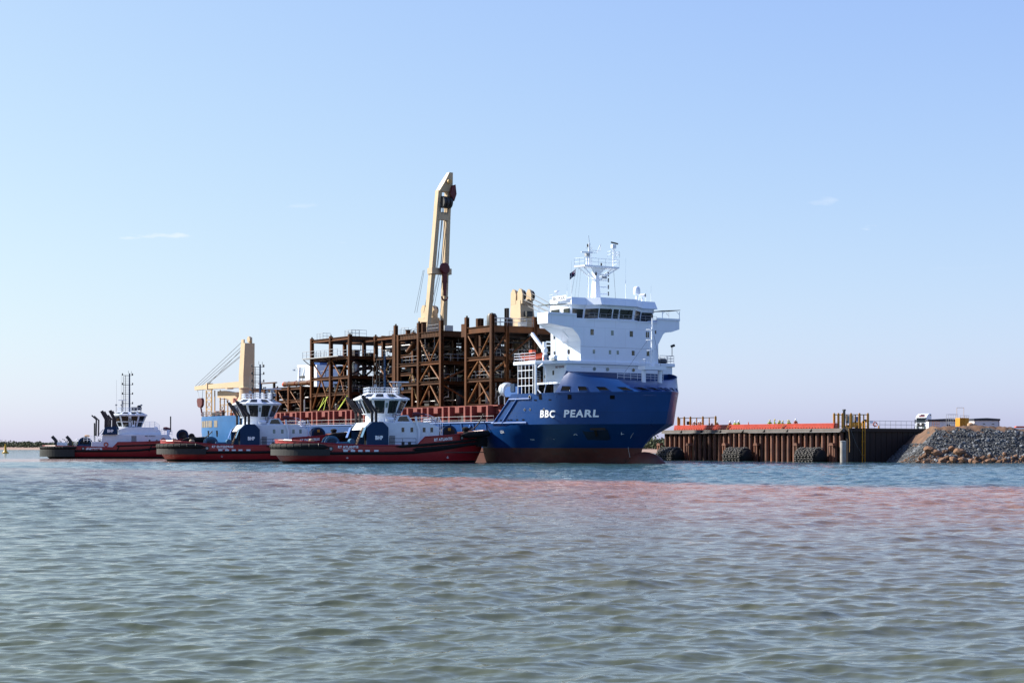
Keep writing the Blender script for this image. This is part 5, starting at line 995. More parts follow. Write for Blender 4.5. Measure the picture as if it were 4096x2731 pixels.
def make_tug_new(label, loc, rz, name_txt):
    t = empty('tug', label, 'tug', loc, rz, 'red harbour tugs'); tug_hull(t)
    for s_ in (-1, 1):
        y0, y1 = (-5.85, -4.3) if s_ < 0 else (4.3, 5.85)
        c = MB().prism([(-3.3, 1.55), (-3.3, 4.9), (-2.5, 5.65), (-1.05, 5.65), (-.3, 4.88), (-.3, 1.55)], 'y', y0, y1).build('engine_casing', M_navy, t, bevel=.03)
        MB().beam((-3.32, (y0+y1)/2, 4.95), (-3.85, (y0+y1)/2, 3.55), 1.4, .06, up=(1, 0, 0)).build('vent_flap', M_teal if s_ < 0 else M_blue2, c); MB().bx(-3.34, -3.3, y0+.2, y1-.2, 2.2, 4.7).build('vent_opening', M_dark, c)
        ys = -5.25 if s_ < 0 else 5.25
        for k, (dx, tp) in enumerate(((-.35, 9.15), (.25, 8.8))):
            x = -2.1+dx; m_ = MB(); m_.sect((x, ys+.25*k, 5.6), (x, ys+.25*k, 7.15), [(-.2, -.16), (.2, -.16), (.2, .16), (-.2, .16)]); m_.sect((x, ys+.25*k, 7.0), (x-1.35, ys+.25*k, tp), [(-.2, -.18), (.2, -.18), (.2, .18), (-.2, .18)]); m_.add([(x-1.35-.25, ys+.25*k-.18, tp+.02), (x-1.35+.1, ys+.25*k-.18, tp-.05), (x-1.35-.35, ys+.25*k, tp+.5)], [(0, 1, 2)]); m_.build('exhaust_pipe', M_exh, c)
    lettering('casing_mark', 'BHP', t, M_letter, lambda s, q: Vector((-1.6+s, -5.88, 3.5+q)), 1.05, .55, bold=.05)
    MB().prism([(-.5, 1.5), (-.5, 5.6), (5.6, 5.66), (7.2, 4.95), (7.35, 1.5)], 'y', -4.1, 4.1).build('deckhouse', M_whull, t, bevel=.05)
    for x in (2.1, 3.35, 5.07, 6.15): o = MB().bx(x-.27, x+.27, -4.125, -4.08, 4.2, 4.98).build('window', M_wplain, t); MB().bx(x-.2, x+.2, -4.14, -4.1, 4.27, 4.91).build('pane', M_glass2 if name_txt[3] == 'E' else M_glass, o)
    MB().bx(.2, 1.0, -4.12, -4.09, 1.7, 3.8).build('side_door', mat('grey door paint', (.35, .36, .38), .5), t)
    m_ = MB(); m_.path([(4.3, -4.35, 1.6), (4.3, -4.35, 4.6), (3.95, -4.35, 5.6), (3.85, -4.35, 6.4)], .17, 8); m_.build('foam_pipe', M_wplain, t, smooth=True)
    m_ = MB(); m_.lathe([(.05, -.6), (.28, -.5), (.33, 0), (.28, .5), (.05, .6)], (3.9, -4.35, 6.7), 12, 'x'); m_.tube((4.3, -4.35, 6.7), (5.1, -4.35, 6.75), .13, 8); m_.build('fire_monitor', M_hook, t)
    MB().lathe([(2.2, 0), (2.2, 1.15)], (0, 0, 5.6), 20).build('wheelhouse_base', M_wplain, t, smooth=True)
    wheelhouse(t, 0, 6.72, 8.72, 9.65, (2.4, 2.5), (3.35, 3.3))
    MB().prism([(1.1, 5.6), (1.6, 6.55), (3.0, 6.6), (3.7, 5.65)], 'y', -3.4, -2.4).build('skylight', M_whull, t); MB().prism([(1.5, 5.75), (1.8, 6.4), (2.8, 6.45), (3.2, 5.75)], 'y', -3.43, -3.38).build('skylight_glass', M_glass, t)
    MB().rail([(-2.1, -2.0, 9.65), (2.0, -2.0, 9.65), (2.0, 2.0, 9.65), (-2.1, 2.0, 9.65), (-2.1, -2.0, 9.65)], .75, 2, .03, .6).build('roof_railing', M_wplain, t)
    tug_mast(t, .5, 9.6, 15.0)
    m_ = MB(); m_.beam((.9, -1.2, 11.2), (3.6, -1.2, 11.2), .12, .14); m_.build('radar_scanner', M_wplain, t); m_ = MB(); m_.tube((2.2, -1.2, 9.6), (2.2, -1.2, 11.1), .16, 8); m_.bx(1.9, 2.5, -1.5, -.9, 10.6, 11.0); m_.build('radar_post', M_galv, t)
    for x, z in ((-1.2, 10.6), (1.4, 10.7), (2.6, 10.2)): MB().tube((x, -1.7, z), (x-.1, -2.0, z+.05), .22, 10).build('searchlight', M_galv, t)
    MB().tube((-.9, 1.4, 9.6), (-.9, 1.4, 13.2), .02, 4).build('whip_antenna', M_galv, t)
    m_ = MB(); m_.rail([(.9, -3.25, 5.7), (1.3, -3.25, 5.7)], 3.0, 9, .03, .4); m_.build('side_ladder', M_machin, t)
    m_ = MB(); m_.lathe([(.05, 0), (.28, .03), (.3, .2), (.3, .9), (.28, 1.07), (.05, 1.1)], (-.2, -3.6, 6.0), 12, 'x'); m_.build('raft_canister', M_wplain, t, smooth=True)
    MB().rail([(-2.6, -4.0, 5.65), (.0, -4.0, 5.65)], 1.0, 2, .03, .6).build('casing_railing', M_wplain, t)
    MB().rail([(4.4, -4.0, 5.62), (5.6, -4.0, 5.62), (7.0, -3.9, 5.1), (7.0, 3.9, 5.1)], 1.05, 3, .032, .9).build('house_railing', M_wplain, t)
    MB().rail([(-.2, -5.9, 2.45), (3.5, -5.9, 2.45)], .95, 2, .03, 1.6).build('side_railing', M_machin, t)
    m_ = MB(); m_.rail([(7.4, -3.2, 3.0), (7.9, -3.2, 2.0)], 3.4, 2, .05, .5); m_.build('fore_stair', M_wplain, t)
    for x in (1.6, 2.5): MB().bx(x, x+.35, -5.75, -5.4, 1.55, 2.9).build('mooring_bitt', M_machin, t)
    w = MB().bx(-6.6, -3.9, -1.9, 1.9, 1.55, 2.95).build('tow_winch', M_teal, t, bevel=.1); drum(w, (-7.1, 0, 2.75), 1.05, 2.2, M_teal); MB().tube((-4.6, -2.6, 3.0), (-4.6, -1.2, 3.0), .38, 14).build('winch_motor', M_teal, w)
    m_ = MB()
    for y in (-3.4, -2.6): m_.beam((-4.6, y, 1.5), (-3.2, y, 4.9), .09, .16)
    for i in range(9): f = i/9; m_.bx(-4.6+1.4*f-.1, -4.6+1.4*f+.12, -3.4, -2.6, 1.6+3.3*f, 1.65+3.3*f)
    m_.build('aft_stair', mat('tan stair tread', (.35, .24, .15), .7), t); MB().prism([(-3.3, 4.6), (-2.6, 5.6), (-.5, 5.6), (-.5, 4.6)], 'y', -4.2, 4.2).build('aft_house', M_whull, t)
    d = drum(t, (9.4, 0, 4.15), 1.12, 2.6, M_navy, 'y', 'bow_winch'); MB().bx(9.2, 9.6, -1.34, -1.31, 4.5, 4.9).build('winch_plate', M_yellow, d); MB().bx(8.6, 10.3, -1.2, 1.2, 1.5, 3.6).build('winch_base', M_teal, d)
    MB().lathe([(.38, 0), (.38, 1.0), (.5, 1.05), (.5, 1.3), (.2, 1.45)], (11.9, -.8, 3.6), 12).build('bow_bitt', M_rubber, t)
    MB().lathe([(.45, 0), (.4, .9), (.25, 1.05)], (-10.2, -2.6, 2.3), 12).build('stern_bitt', mat('tan bitt paint', (.42, .33, .22), .6), t)
    life_ring(t, (3.0, -2.5, 6.3))
    lettering('tug_name', name_txt, t, M_letter, on_side(-5.95, 2.26), 2.75 if len(name_txt) < 12 else 3.2, .34, bold=.03); lettering('home_port', 'VALLETTA', t, M_letter, on_side(-5.95, 1.93), 1.5, .2, bold=.02)
    lettering('bow_name', name_txt, t, M_letter, lambda s, q: Vector((tug_hp(7.4+s, 3.35)[0], -tug_hp(7.4+s, 3.35)[1]-.05, 3.3+q+.07*s)), 2.75 if len(name_txt) < 12 else 3.2, .4, bold=.03)
    for x in (-6.2, 8.6): m_ = MB(); a, b = tug_hp(x, .8); m_.torus((a, -b-.04, .85), .14, .025, 'y', 10, 4, math.pi, 2*math.pi); m_.tube((a, -b-.04, .7), (a, -b-.04, 1.0), .025, 4); m_.build('draft_mark', M_letter, t)
    return t
def make_tug_old(label, loc, rz, name_txt):
    t = empty('tug', label, 'tug', loc, rz, 'red harbour tugs'); tug_hull(t, True)
    MB().prism([(-5.7, 1.5), (-5.6, 3.1), (-3.9, 3.15), (-3.6, 4.45), (8.3, 4.45), (9.2, 3.2), (9.2, 1.5)], 'y', -4.4, 4.4).build('deckhouse', M_whull, t, bevel=.05)
    for s_ in (-1, 1):
        y0, y1 = (-4.9, -3.6) if s_ < 0 else (3.6, 4.9)
        c = MB().prism([(-3.7, 4.45), (-3.2, 5.75), (-1.1, 5.95), (-.9, 4.45)], 'y', y0, y1).build('engine_casing', M_navy, t, bevel=.03); MB().beam((-3.5, (y0+y1)/2, 5.4), (-4.3, (y0+y1)/2, 4.4), 1.0, .06, up=(1, 0, 0)).build('vent_flap', M_blue2, c)
        for x, zt, w in ((-3.0, 8.8, .32), (-1.5, 8.9, .32), (-2.2, 8.2, .12), (-4.8, 8.0, .13)):
            ys = (y0+y1)/2; zb = 5.7 if x > -4 else 4.2; m_ = MB(); m_.sect((x, ys, zb), (x+.05, ys, 7.3), [(-.28, -w), (.28, -w), (.28, w), (-.28, w)]); m_.sect((x+.05, ys, 7.2), (x-.8, ys, zt), [(-.25, -w*.9), (.25, -w*.9), (.25, w*.9), (-.25, w*.9)]); m_.build('exhaust_pipe', M_exh, c)
    lettering('casing_mark', 'BHP', t, M_letter, lambda s, q: Vector((-2.2+s, -4.93, 5.1+q)), 1.1, .55, bold=.05)
    MB().prism([(-.9, 4.45), (-.9, 5.3), (.6, 5.8), (5.9, 5.8), (6.8, 5.2), (6.9, 4.45)], 'y', -3.4, 3.4).build('upper_house', M_whull, t, bevel=.04)
    wheelhouse(t, 1.2, 5.85, 8.0, 8.75, (2.1, 2.3), (3.0, 3.0), True); MB().bx(1.6, 2.2, -2.72, -2.6, 5.9, 7.6).build('wheelhouse_door', M_wplain, t); MB().bx(1.75, 2.05, -2.74, -2.6, 6.3, 7.4).build('door_window', M_glass, t)
    MB().rail([(-1.0, -1.9, 8.75), (3.2, -1.9, 8.75), (3.2, 1.9, 8.75), (-1.0, 1.9, 8.75)], .7, 2, .03, .6).build('roof_railing', M_wplain, t)
    tug_mast(t, 1.1, 8.7, 16.0); MB().beam((-.9, -1, 10.9), (.6, -1, 10.9), .1, .1).build('radar_scanner', M_wplain, t); MB().tube((-.2, -1, 8.7), (-.2, -1, 10.9), .12, 8).build('radar_post', M_galv, t); MB().lathe([(.1, 0), (.45, .1), (.5, .5), (.3, .9), (.05, 1)], (2.9, -.8, 9.0), 12).build('radar_dome', M_machin, t, smooth=True); MB().bx(1.5, 2.5, -1.6, -1.5, 8.9, 9.6).build('roof_board', M_machin, t)
    for x, y in ((-1.3, -1.5), (-.3, -1.7), (3.3, -1.5)): MB().tube((x, y, 8.7), (x, y, 9.8), .04, 5).lathe([(.05, 0), (.22, .1), (.2, .3), (.05, .35)], (x, y, 9.8), 8).build('searchlight', M_galv, t)
    for x, h in ((-1.3, 6), (-.4, 7)): MB().tube((x, 0, 8.7), (x, 0, 8.7+h), .018, 4).build('whip_antenna', M_galv, t)
    for z in (): pass
    for x in (4.9, 6.2): o = MB().bx(x-.25, x+.25, -4.43, -4.38, 2.9, 3.6).build('window', M_wplain, t); MB().bx(x-.18, x+.18, -4.445, -4.4, 2.97, 3.53).build('pane', M_glass if x < 5 else M_glass2, o)
    MB().bx(1.6, 2.5, -4.43, -4.39, 2.0, 4.2).build('side_door', mat('grey door paint', (.35, .36, .38), .5), t)
    lettering('hull_number', 'IMO 9559262', t, M_dletter, lambda s, q: Vector((5.0+s, -4.43, 4.15+q)), 1.9, .22)
    life_ring(t, (-3.0, -4.5, 2.6)); life_ring(t, (7.4, -4.5, 3.4))
    MB().rail([(4.0, -3.3, 5.8), (5.8, -3.3, 5.8), (6.7, -3.3, 5.2)], 1.05, 3, .03, .8).build('house_railing', M_wplain, t); MB().rail([(7, -4.2, 4.45), (9, -4.2, 4.2)], 1.0, 3, .03, .7).build('fore_railing', M_wplain, t); MB().rail([(-7, -4.2, 3.1), (-3.9, -4.2, 3.1)], 1.0, 3, .03, .6).build('aft_railing', M_wplain, t)
    m_ = MB(); m_.tube((8.3, -1, 4.4), (8.3, -1, 5.4), .3, 10); m_.build('monitor_post', M_wplain, t); m_ = MB(); m_.lathe([(.05, -.6), (.3, -.5), (.36, 0), (.2, .5), (.12, .8)], (7.9, -1, 5.55), 12, 'x'); m_.build('fire_monitor', M_hook, t); MB().tube((8.7, -1, 5.0), (8.7, -1, 7.9), .12, 8).build('aft_mast', M_machin, t); MB().tube((-5.2, -2, 3.1), (-5.2, -2, 6.6), .14, 8).build('signal_post', M_machin, t)
    MB().lathe([(.2, 0), (.4, .2), (.42, .7), (.2, .9)], (6.0, -3.2, 5.0), 12).build('raft_canister', M_wplain, t)
    for y in (-1.2,): w = MB().bx(-8.4, -6.0, -1.8, 1.8, 1.5, 2.6).build('tow_winch', M_navy, t, bevel=.08); drum(w, (-7.0, 0, 2.7), 1.3, 2.6, M_navy); m_ = MB(); [m_.torus((-8.0+i*.22, -1.4, 2.7), 1.0, .04, 'y', 16, 4, 1.9, 4.3) for i in range(3)]; m_.build('rope_turns', M_letter, w); MB().lathe([(.3, 0), (.5, .1), (.5, .25), (.3, .35)], (-6.6, -1, 4.0), 12).build('yellow_cap', M_yellow, w)
    for x in (-12.2, -9.6): m_ = MB(); m_.sect((x, -1.5, 1.5), (x, -1.5, 3.4), [(-.3, -.3), (.3, -.3), (.3, .3), (-.3, .3)]); m_.sect((x, -1.5, 3.3), (x-.7, -1.5, 4.1), [(-.28, -.28), (.28, -.28), (.28, .28), (-.28, .28)]); m_.build('engine_vent', M_machin, t)
    MB().bx(-12, -10.2, -2, 0, 1.5, 3.0).build('aft_locker', M_whull, t, bevel=.08)
    d = drum(t, (10.9, 0, 4.3), 1.15, 2.8, M_navy, 'y', 'bow_winch'); MB().tube((11.2, -1.5, 4.2), (11.2, -1.3, 4.2), .35, 14).build('winch_hub', M_machin, d); drum(t, (12.6, 0, 4.1), .6, 1.4, M_machin, 'y', 'capstan')
    lettering('tug_name', name_txt, t, M_letter, on_side(-5.0, 1.9), 2.7, .28, bold=.03); lettering('home_port', 'VALLETTA', t, M_letter, on_side(-5.0, 1.6), 1.3, .16, bold=.02)
    lettering('bow_name', name_txt, t, M_letter, lambda s, q: Vector((tug_hp(9.0+s, 3)[0], -tug_hp(9.0+s, 3)[1]-.05, 3.0+q)), 2.7, .28, bold=.03)
    return t
make_tug_new('red tug nosing its bow fender against the blue hull of the cargo ship', (-18.1, 231.5, 0), R(17), 'RT ATLANTIS')
make_tug_new('red tug with navy casings lying between the other two tugs, under the stern crane boom', (-39.6, 259.5, 0), R(16), 'RT ENTERPRISE')
make_tug_old('red tug with two rows of wheelhouse windows, white deckhouse and tall dark mast', (-73.2, 315, 0), R(11), 'RT INSPIRATION')
# towing lines
def rope(name, label, a, b, sag, r=.07):
    a, b = Vector(a), Vector(b); o = MB().path([Vector((0, 0, 0)).lerp(b-a, f)-Vector((0, 0, sag*4*f*(1-f))) for f in np.linspace(0, 1, 15)], r, 6).build(name, M_hawser, smooth=True); o.location = a; tag(o, label, 'rope')
rope('tow_line', 'brown tow line from the tug bow up to the blue ship side', (-6.2, 234.4, 4.6), on_ship((-16.0, -11.3, 6.9)), .7, .09)
rope('tow_line', 'slack dark tow line from the rear tug bow to the ship stern', (-60.5, 317.5, 4.2), on_ship((-110.2, -11.0, 5.2)), .9, .09)
# ================================================================ WHARF (local x along the berth, y inland)
WL = (25.3, 276.0, 0)
wharf = empty('wharf', 'rusty steel wharf with a row of round piles, grey capping and return wall', 'wharf', WL, SHIP_RZ)
def wt(u): k = (u-2048)/FPX; return (276*k-25.3)/(.559+.829*k)
def onw(p): c, s_ = math.cos(SHIP_RZ), math.sin(SHIP_RZ); return (WL[0]+p[0]*c-p[1]*s_, WL[1]+p[0]*s_+p[1]*c, p[2])
def inw(p): c, s_ = math.cos(-SHIP_RZ), math.sin(-SHIP_RZ); x, y = p[0]-WL[0], p[1]-WL[1]; return (x*c-y*s_, x*s_+y*c, p[2] if len(p) > 2 else 0)
pile_me = MB().tube((0, 0, -1.5), (0, 0, 4.4), .34, 14).mesh('pile', M_pile, True)
lug_me = MB().tube((0, -.36, 0), (0, -.30, 0), .07, 6).mesh('pile_lug', M_dark)
rng = random.Random(6)
for i in range(34):
    p = link('pile', pile_me, wharf, (.35+i*1.21, 0, rng.uniform(-.04, .0))); p.rotation_euler = (0, 0, rng.uniform(0, 6.28))
    link('pile_lug', lug_me, wharf, (.35+i*1.21+.12, 0, 3.75))
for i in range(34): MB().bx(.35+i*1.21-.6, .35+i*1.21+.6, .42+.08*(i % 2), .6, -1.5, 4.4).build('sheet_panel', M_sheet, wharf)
x = -.4; segs = [5.2, 5.0, 4.6, 5.3, 4.8, 5.1, 5.0, 6.4]
for i, L in enumerate(segs): MB().bx(x+.02, x+L-.02, -.5+.03*(i % 2), .9, 4.4, 4.92).build('capping_beam', M_conc, wharf, bevel=.03); MB().add([(x+L-.5, -.53, 4.42), (x+L-.02, -.53, 4.42), (x+L+.1, -.53, 4.9)], [(0, 1, 2)]).build('capping_gusset', M_dark, wharf); x += L
MB().bx(-.6, 16, -.75, -.45, 4.36, 4.41).build('capping_lip', M_galv, wharf); MB().bx(21, 40.6, -.75, -.45, 4.36, 4.41).build('capping_lip', M_galv, wharf)
MB().prism([(-.5, .9), (41, .9), inw((62.4, 251.7))[:2], inw((72, 270))[:2], inw((60, 305))[:2], (-.5, 30)], 'z', 4.5, 4.88).build('deck_slab', M_conc, wharf)
# return wall of wide sheet piles
Cn = Vector(inw((48.3, 241.9, 0))); En = Vector(inw((62.6, 252.0, 0))); d = (En-Cn).normalized(); n = Vector((-d.y, d.x, 0)); n = n if n.dot(Vector(inw((48.3, 230, 0)))-Cn) > 0 else -n
L = (En-Cn).length; k = 15
for i in range(k):
    a = Cn+d*(L*i/k); b = Cn+d*(L*(i+1)/k); o1 = n*.0; o2 = n*.32
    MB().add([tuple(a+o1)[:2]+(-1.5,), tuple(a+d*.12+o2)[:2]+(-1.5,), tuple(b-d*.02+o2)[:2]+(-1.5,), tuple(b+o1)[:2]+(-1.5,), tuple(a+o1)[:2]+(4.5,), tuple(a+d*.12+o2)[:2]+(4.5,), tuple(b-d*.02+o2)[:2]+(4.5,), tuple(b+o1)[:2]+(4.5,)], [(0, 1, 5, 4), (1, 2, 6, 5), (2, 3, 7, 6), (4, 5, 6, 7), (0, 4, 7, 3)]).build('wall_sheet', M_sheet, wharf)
MB().add([tuple(Cn+n*.5)[:2]+(4.45,), tuple(En+n*.5)[:2]+(4.45,), tuple(En-n*.6)[:2]+(4.45,), tuple(Cn-n*.6)[:2]+(4.45,), tuple(Cn+n*.5)[:2]+(4.95,), tuple(En+n*.5)[:2]+(4.95,), tuple(En-n*.6)[:2]+(4.95,), tuple(Cn-n*.6)[:2]+(4.95,)], [(0, 3, 2, 1), (4, 5, 6, 7), (0, 1, 5, 4), (1, 2, 6, 5), (2, 3, 7, 6), (3, 0, 4, 7)]).build('wall_coping', M_sheet, wharf)
# fender guide frames
for u in (2652, 2770, 2914, 3040, 3199, 3343):
    t = wt(u); m_ = MB(); m_.beam((t-.25, -.9, -1.5), (t-.25, -.9, 2.5), .2); m_.beam((t+.28, -.9, -1.5), (t+.28, -.9, 2.5), .2); m_.prism([(t-.45, 2.4), (t-.3, 2.8), (t+.35, 2.8), (t+.5, 2.4)], 'y', -1.05, -.3); m_.build('fender_guide', M_pile, wharf)
# pneumatic fenders wrapped in tyre nets
tyre_me = MB().torus((0, 0, 0), .215, .075, 'z', 14, 6).mesh('tyre', M_rim, True)
def fender(t, label, seed):
    f = empty('pneumatic_fender', label, 'fender', onw((t, -2.15, 0)), SHIP_RZ, 'big tyre-netted floating fenders')
    Rf, Lf, zc = 1.35, 3.4, .66; prof = [(.1, -Lf/2-1.1), (.7, -Lf/2-.95), (1.15, -Lf/2-.55), (Rf, -Lf/2)]+[(Rf, q) for q in np.linspace(-Lf/2+.5, Lf/2-.5, 5)]+[(Rf, Lf/2), (1.15, Lf/2+.55), (.7, Lf/2+.95), (.1, Lf/2+1.1)]
    MB().lathe(prof, (0, 0, zc), 24, 'x').build('fender_body', M_rubber, f, smooth=True); rng = random.Random(seed)
    for i in range(6):
        for a in np.arange(-60, 241, 25.0):
            x = -Lf/2+Lf*i/5; ar = R(a+rng.uniform(-3, 3)); y, z = (Rf+.07)*math.cos(ar), zc+(Rf+.07)*math.sin(ar)
            if z < -.35: continue
            o = link('tyre', tyre_me, f, (x+rng.uniform(-.05, .05), y, z)); o.rotation_euler = (R(90)+ar-math.pi+rng.uniform(-.25, .25), rng.uniform(-.35, .35), 0); o.rotation_euler[0] = ar-R(90)+rng.uniform(-.2, .2)
    m_ = MB()
    for x in np.linspace(-Lf/2-.25, Lf/2+.25, 8): m_.torus((x, 0, zc), Rf+.03, .03, 'x', 24, 4)
    m_.build('net_chain', M_steel2, f)
fender(wt(2722), 'tyre-netted black fender floating between the ship bow and the wharf corner', 1); fender(wt(2992), 'tyre-netted black fender at the middle of the pile wall', 2); fender(wt(3284), 'tyre-netted black fender nearest the wharf yellow ladder', 3)
# long orange-red beams on the edge
rbm = empty('red_beam_stack', 'long orange-red steel beams stacked along the wharf edge', 'beam stack', onw((1.8, .3, 4.93)), SHIP_RZ)
for j, (y, z, h) in enumerate(((.0, 0, .26), (.05, .28, .18), (.1, .48, .16), (.15, .66, .12))):
    MB().bx(0, 36.6, y, y+.9, z, z+h).build('beam', M_ored, rbm, bevel=.03)
dot = MB().bx(-.07, .07, -.02, .02, -.05, .05).mesh('bolt_hole', M_dark)
for i in range(60): link('bolt_hole', dot, rbm, (.4+i*.6, -.01, .14))
for x in (12.8, 25.3): MB().beam((x, -.12, -.4), (x+1.0, -.1, .75), .14, .05).build('tie_strap', M_creamd, rbm)
# yellow gate frames
def gate(a, b, label, z0, h, n, sol=()):
    g = empty('gate_frame', label, 'gate', a, 0, 'yellow steel gate frames'); a = Vector(a); b = Vector(b); D_ = b-a
    for i in range(n+1):
        big = i % 2 == 0 or i in sol; p = D_*(i/n); MB().beam((p.x, p.y, 0), (p.x, p.y, h+(.12 if big else 0)), .3 if big else .16).build('gate_post', M_yellow, g)
        if big: MB().bx(p.x-.1, p.x+.1, p.y-.1, p.y+.1, h+.12, h+.25).build('post_cap', M_yellow, g)
        else: MB().bx(p.x-.1, p.x+.1, p.y-.12, p.y+.05, h*.42, h*.55).build('latch', M_dark, g)
    MB().beam((0, 0, h), (D_.x, D_.y, h), .1, .12).build('top_rail', M_machin, g); MB().beam((0, 0, .35), (D_.x, D_.y, .35), .06, .06).build('bottom_rail', M_machin, g); MB().beam((0, 0, 1.0), (D_.x, D_.y, 1.0), .03, .03).build('mid_rail', M_galv, g)
    return g, D_
ga, DA = gate(onw((wt(2690), 1.2, 4.9)), onw((wt(2832), 1.6, 4.9)), 'yellow gate frame with a dark screen at the wharf end by the ship bow', 4.9, 2.0, 6, (1,))
p = DA*.28; MB().bx(p.x-.3, p.x+.5, p.y-.15, p.y-.1, .9, 1.45).build('screen_panel', M_machin, ga); p = DA*.9; MB().bx(p.x-.2, p.x+.2, p.y-.15, p.y-.1, .65, 1.1).build('notice_board', M_letter, ga); MB().bx(p.x-.1, p.x+.1, p.y-.17, p.y-.155, .75, 1.0).build('notice_symbol', M_navy, ga)
MB().bx(-.1, .35, -.1, .1, 0, 2.0).build('solid_panel', M_yellow, ga)
gb, DB = gate(onw((wt(3313), 1.2, 4.9)), (52.2, 245.2, 4.9), 'yellow gate frame beside the forklift and yellow ladder', 4.9, 2.05, 8, (1,)); p = DB*.93; MB().bx(p.x-.2, p.x+.15, p.y-.12, p.y-.06, .95, 1.35).build('notice_board', M_machin, gb)
# access ladder, lone pile, railing with life ring
ld = empty('access_ladder', 'tall yellow access ladder hanging down the dark return wall', 'ladder', (50.95, 243.1, 0), R(35)); m_ = MB()
for i, xx in enumerate((0, .52)): MB().beam((xx, 0, -1), (xx, 0, 6.0), .12, .1).build('ladder_rail', M_yellow, ld)
rung = MB().tube((0, 0, 0), (.52, 0, 0), .03, 5).mesh('rung', M_steel2)
for z in np.arange(.2, 5.9, .3): link('rung', rung, ld, (0, 0, z))
for z in (1, 3, 4.6): MB().bx(-.02, .54, 0, .75, z, z+.06).build('ladder_bracket', M_yellow, ld)
lp = empty('mooring_pile', 'lone pale grey capped pile standing in the water before the return wall', 'pile', (47.2, 238.3, 0)); MB().tube((0, 0, -2), (0, 0, 3.0), .42, 18).build('pile_shaft', mat('pale weathered steel', (.42, .40, .37), .7, var=.25, scale=.9, streak=((.28, .12, .06), (1, 1, .5), .5, .7)), lp, smooth=True); MB().lathe([(.46, 0), (.46, .08), (.1, .12)], (0, 0, 3.0), 18).build('pile_cap', M_galv, lp)
m_ = MB(); m_.path([(48.6, 241.3, 4.9), (48.7, 241.1, 3.0), (48.7, 241.2, 1.5)], .03, 4); o = m_.build('hanging_rope', M_creamd); tag(o, 'pale rope hanging over the wharf corner beside the lone grey pile', 'rope'); m_ = MB(); m_.path([(48.9, 241.6, 4.9), (49.8, 241.9, 2.6), (51.2, 242.7, .4)], .025, 4); o = m_.build('hanging_rope', M_rope); tag(o, 'thin dark rope slanting down the return wall behind the yellow ladder', 'rope')
rl = empty('guard_rail', 'galvanised guard rail along the top of the return wall', 'railing', (52.3, 244.9, 4.95), R(35.4)); 
for i in range(10): MB().tube((i*1.15, 0, 0), (i*1.15, 0, 1.1), .03, 5).build('rail_post', M_galv, rl)
for z in (.55, 1.1): MB().tube((0, 0, z), (10.35, 0, z), .028, 5).build('rail_bar', M_galv, rl)
o = MB().torus((0, 0, 0), .28, .08, 'y', 16, 6).build('life_ring', M_orange, smooth=True); o.location = (53.3, 245.4, 5.55); tag(o, 'orange life ring hung on the guard rail', 'life ring')
o = MB().bx(-.25, .25, -.05, .05, -.18, .18).build('rail_sign', M_letter); o.location = (52.7, 245.0, 5.85); tag(o, 'small white sign on the guard rail next to the life ring', 'sign')
o = MB().tube((0, 0, 0), (0, 0, .45), .1, 8).build('bollard', M_yellow); o.location = (54.1, 246.6, 4.9); tag(o, 'short yellow bollard behind the guard rail', 'bollard')
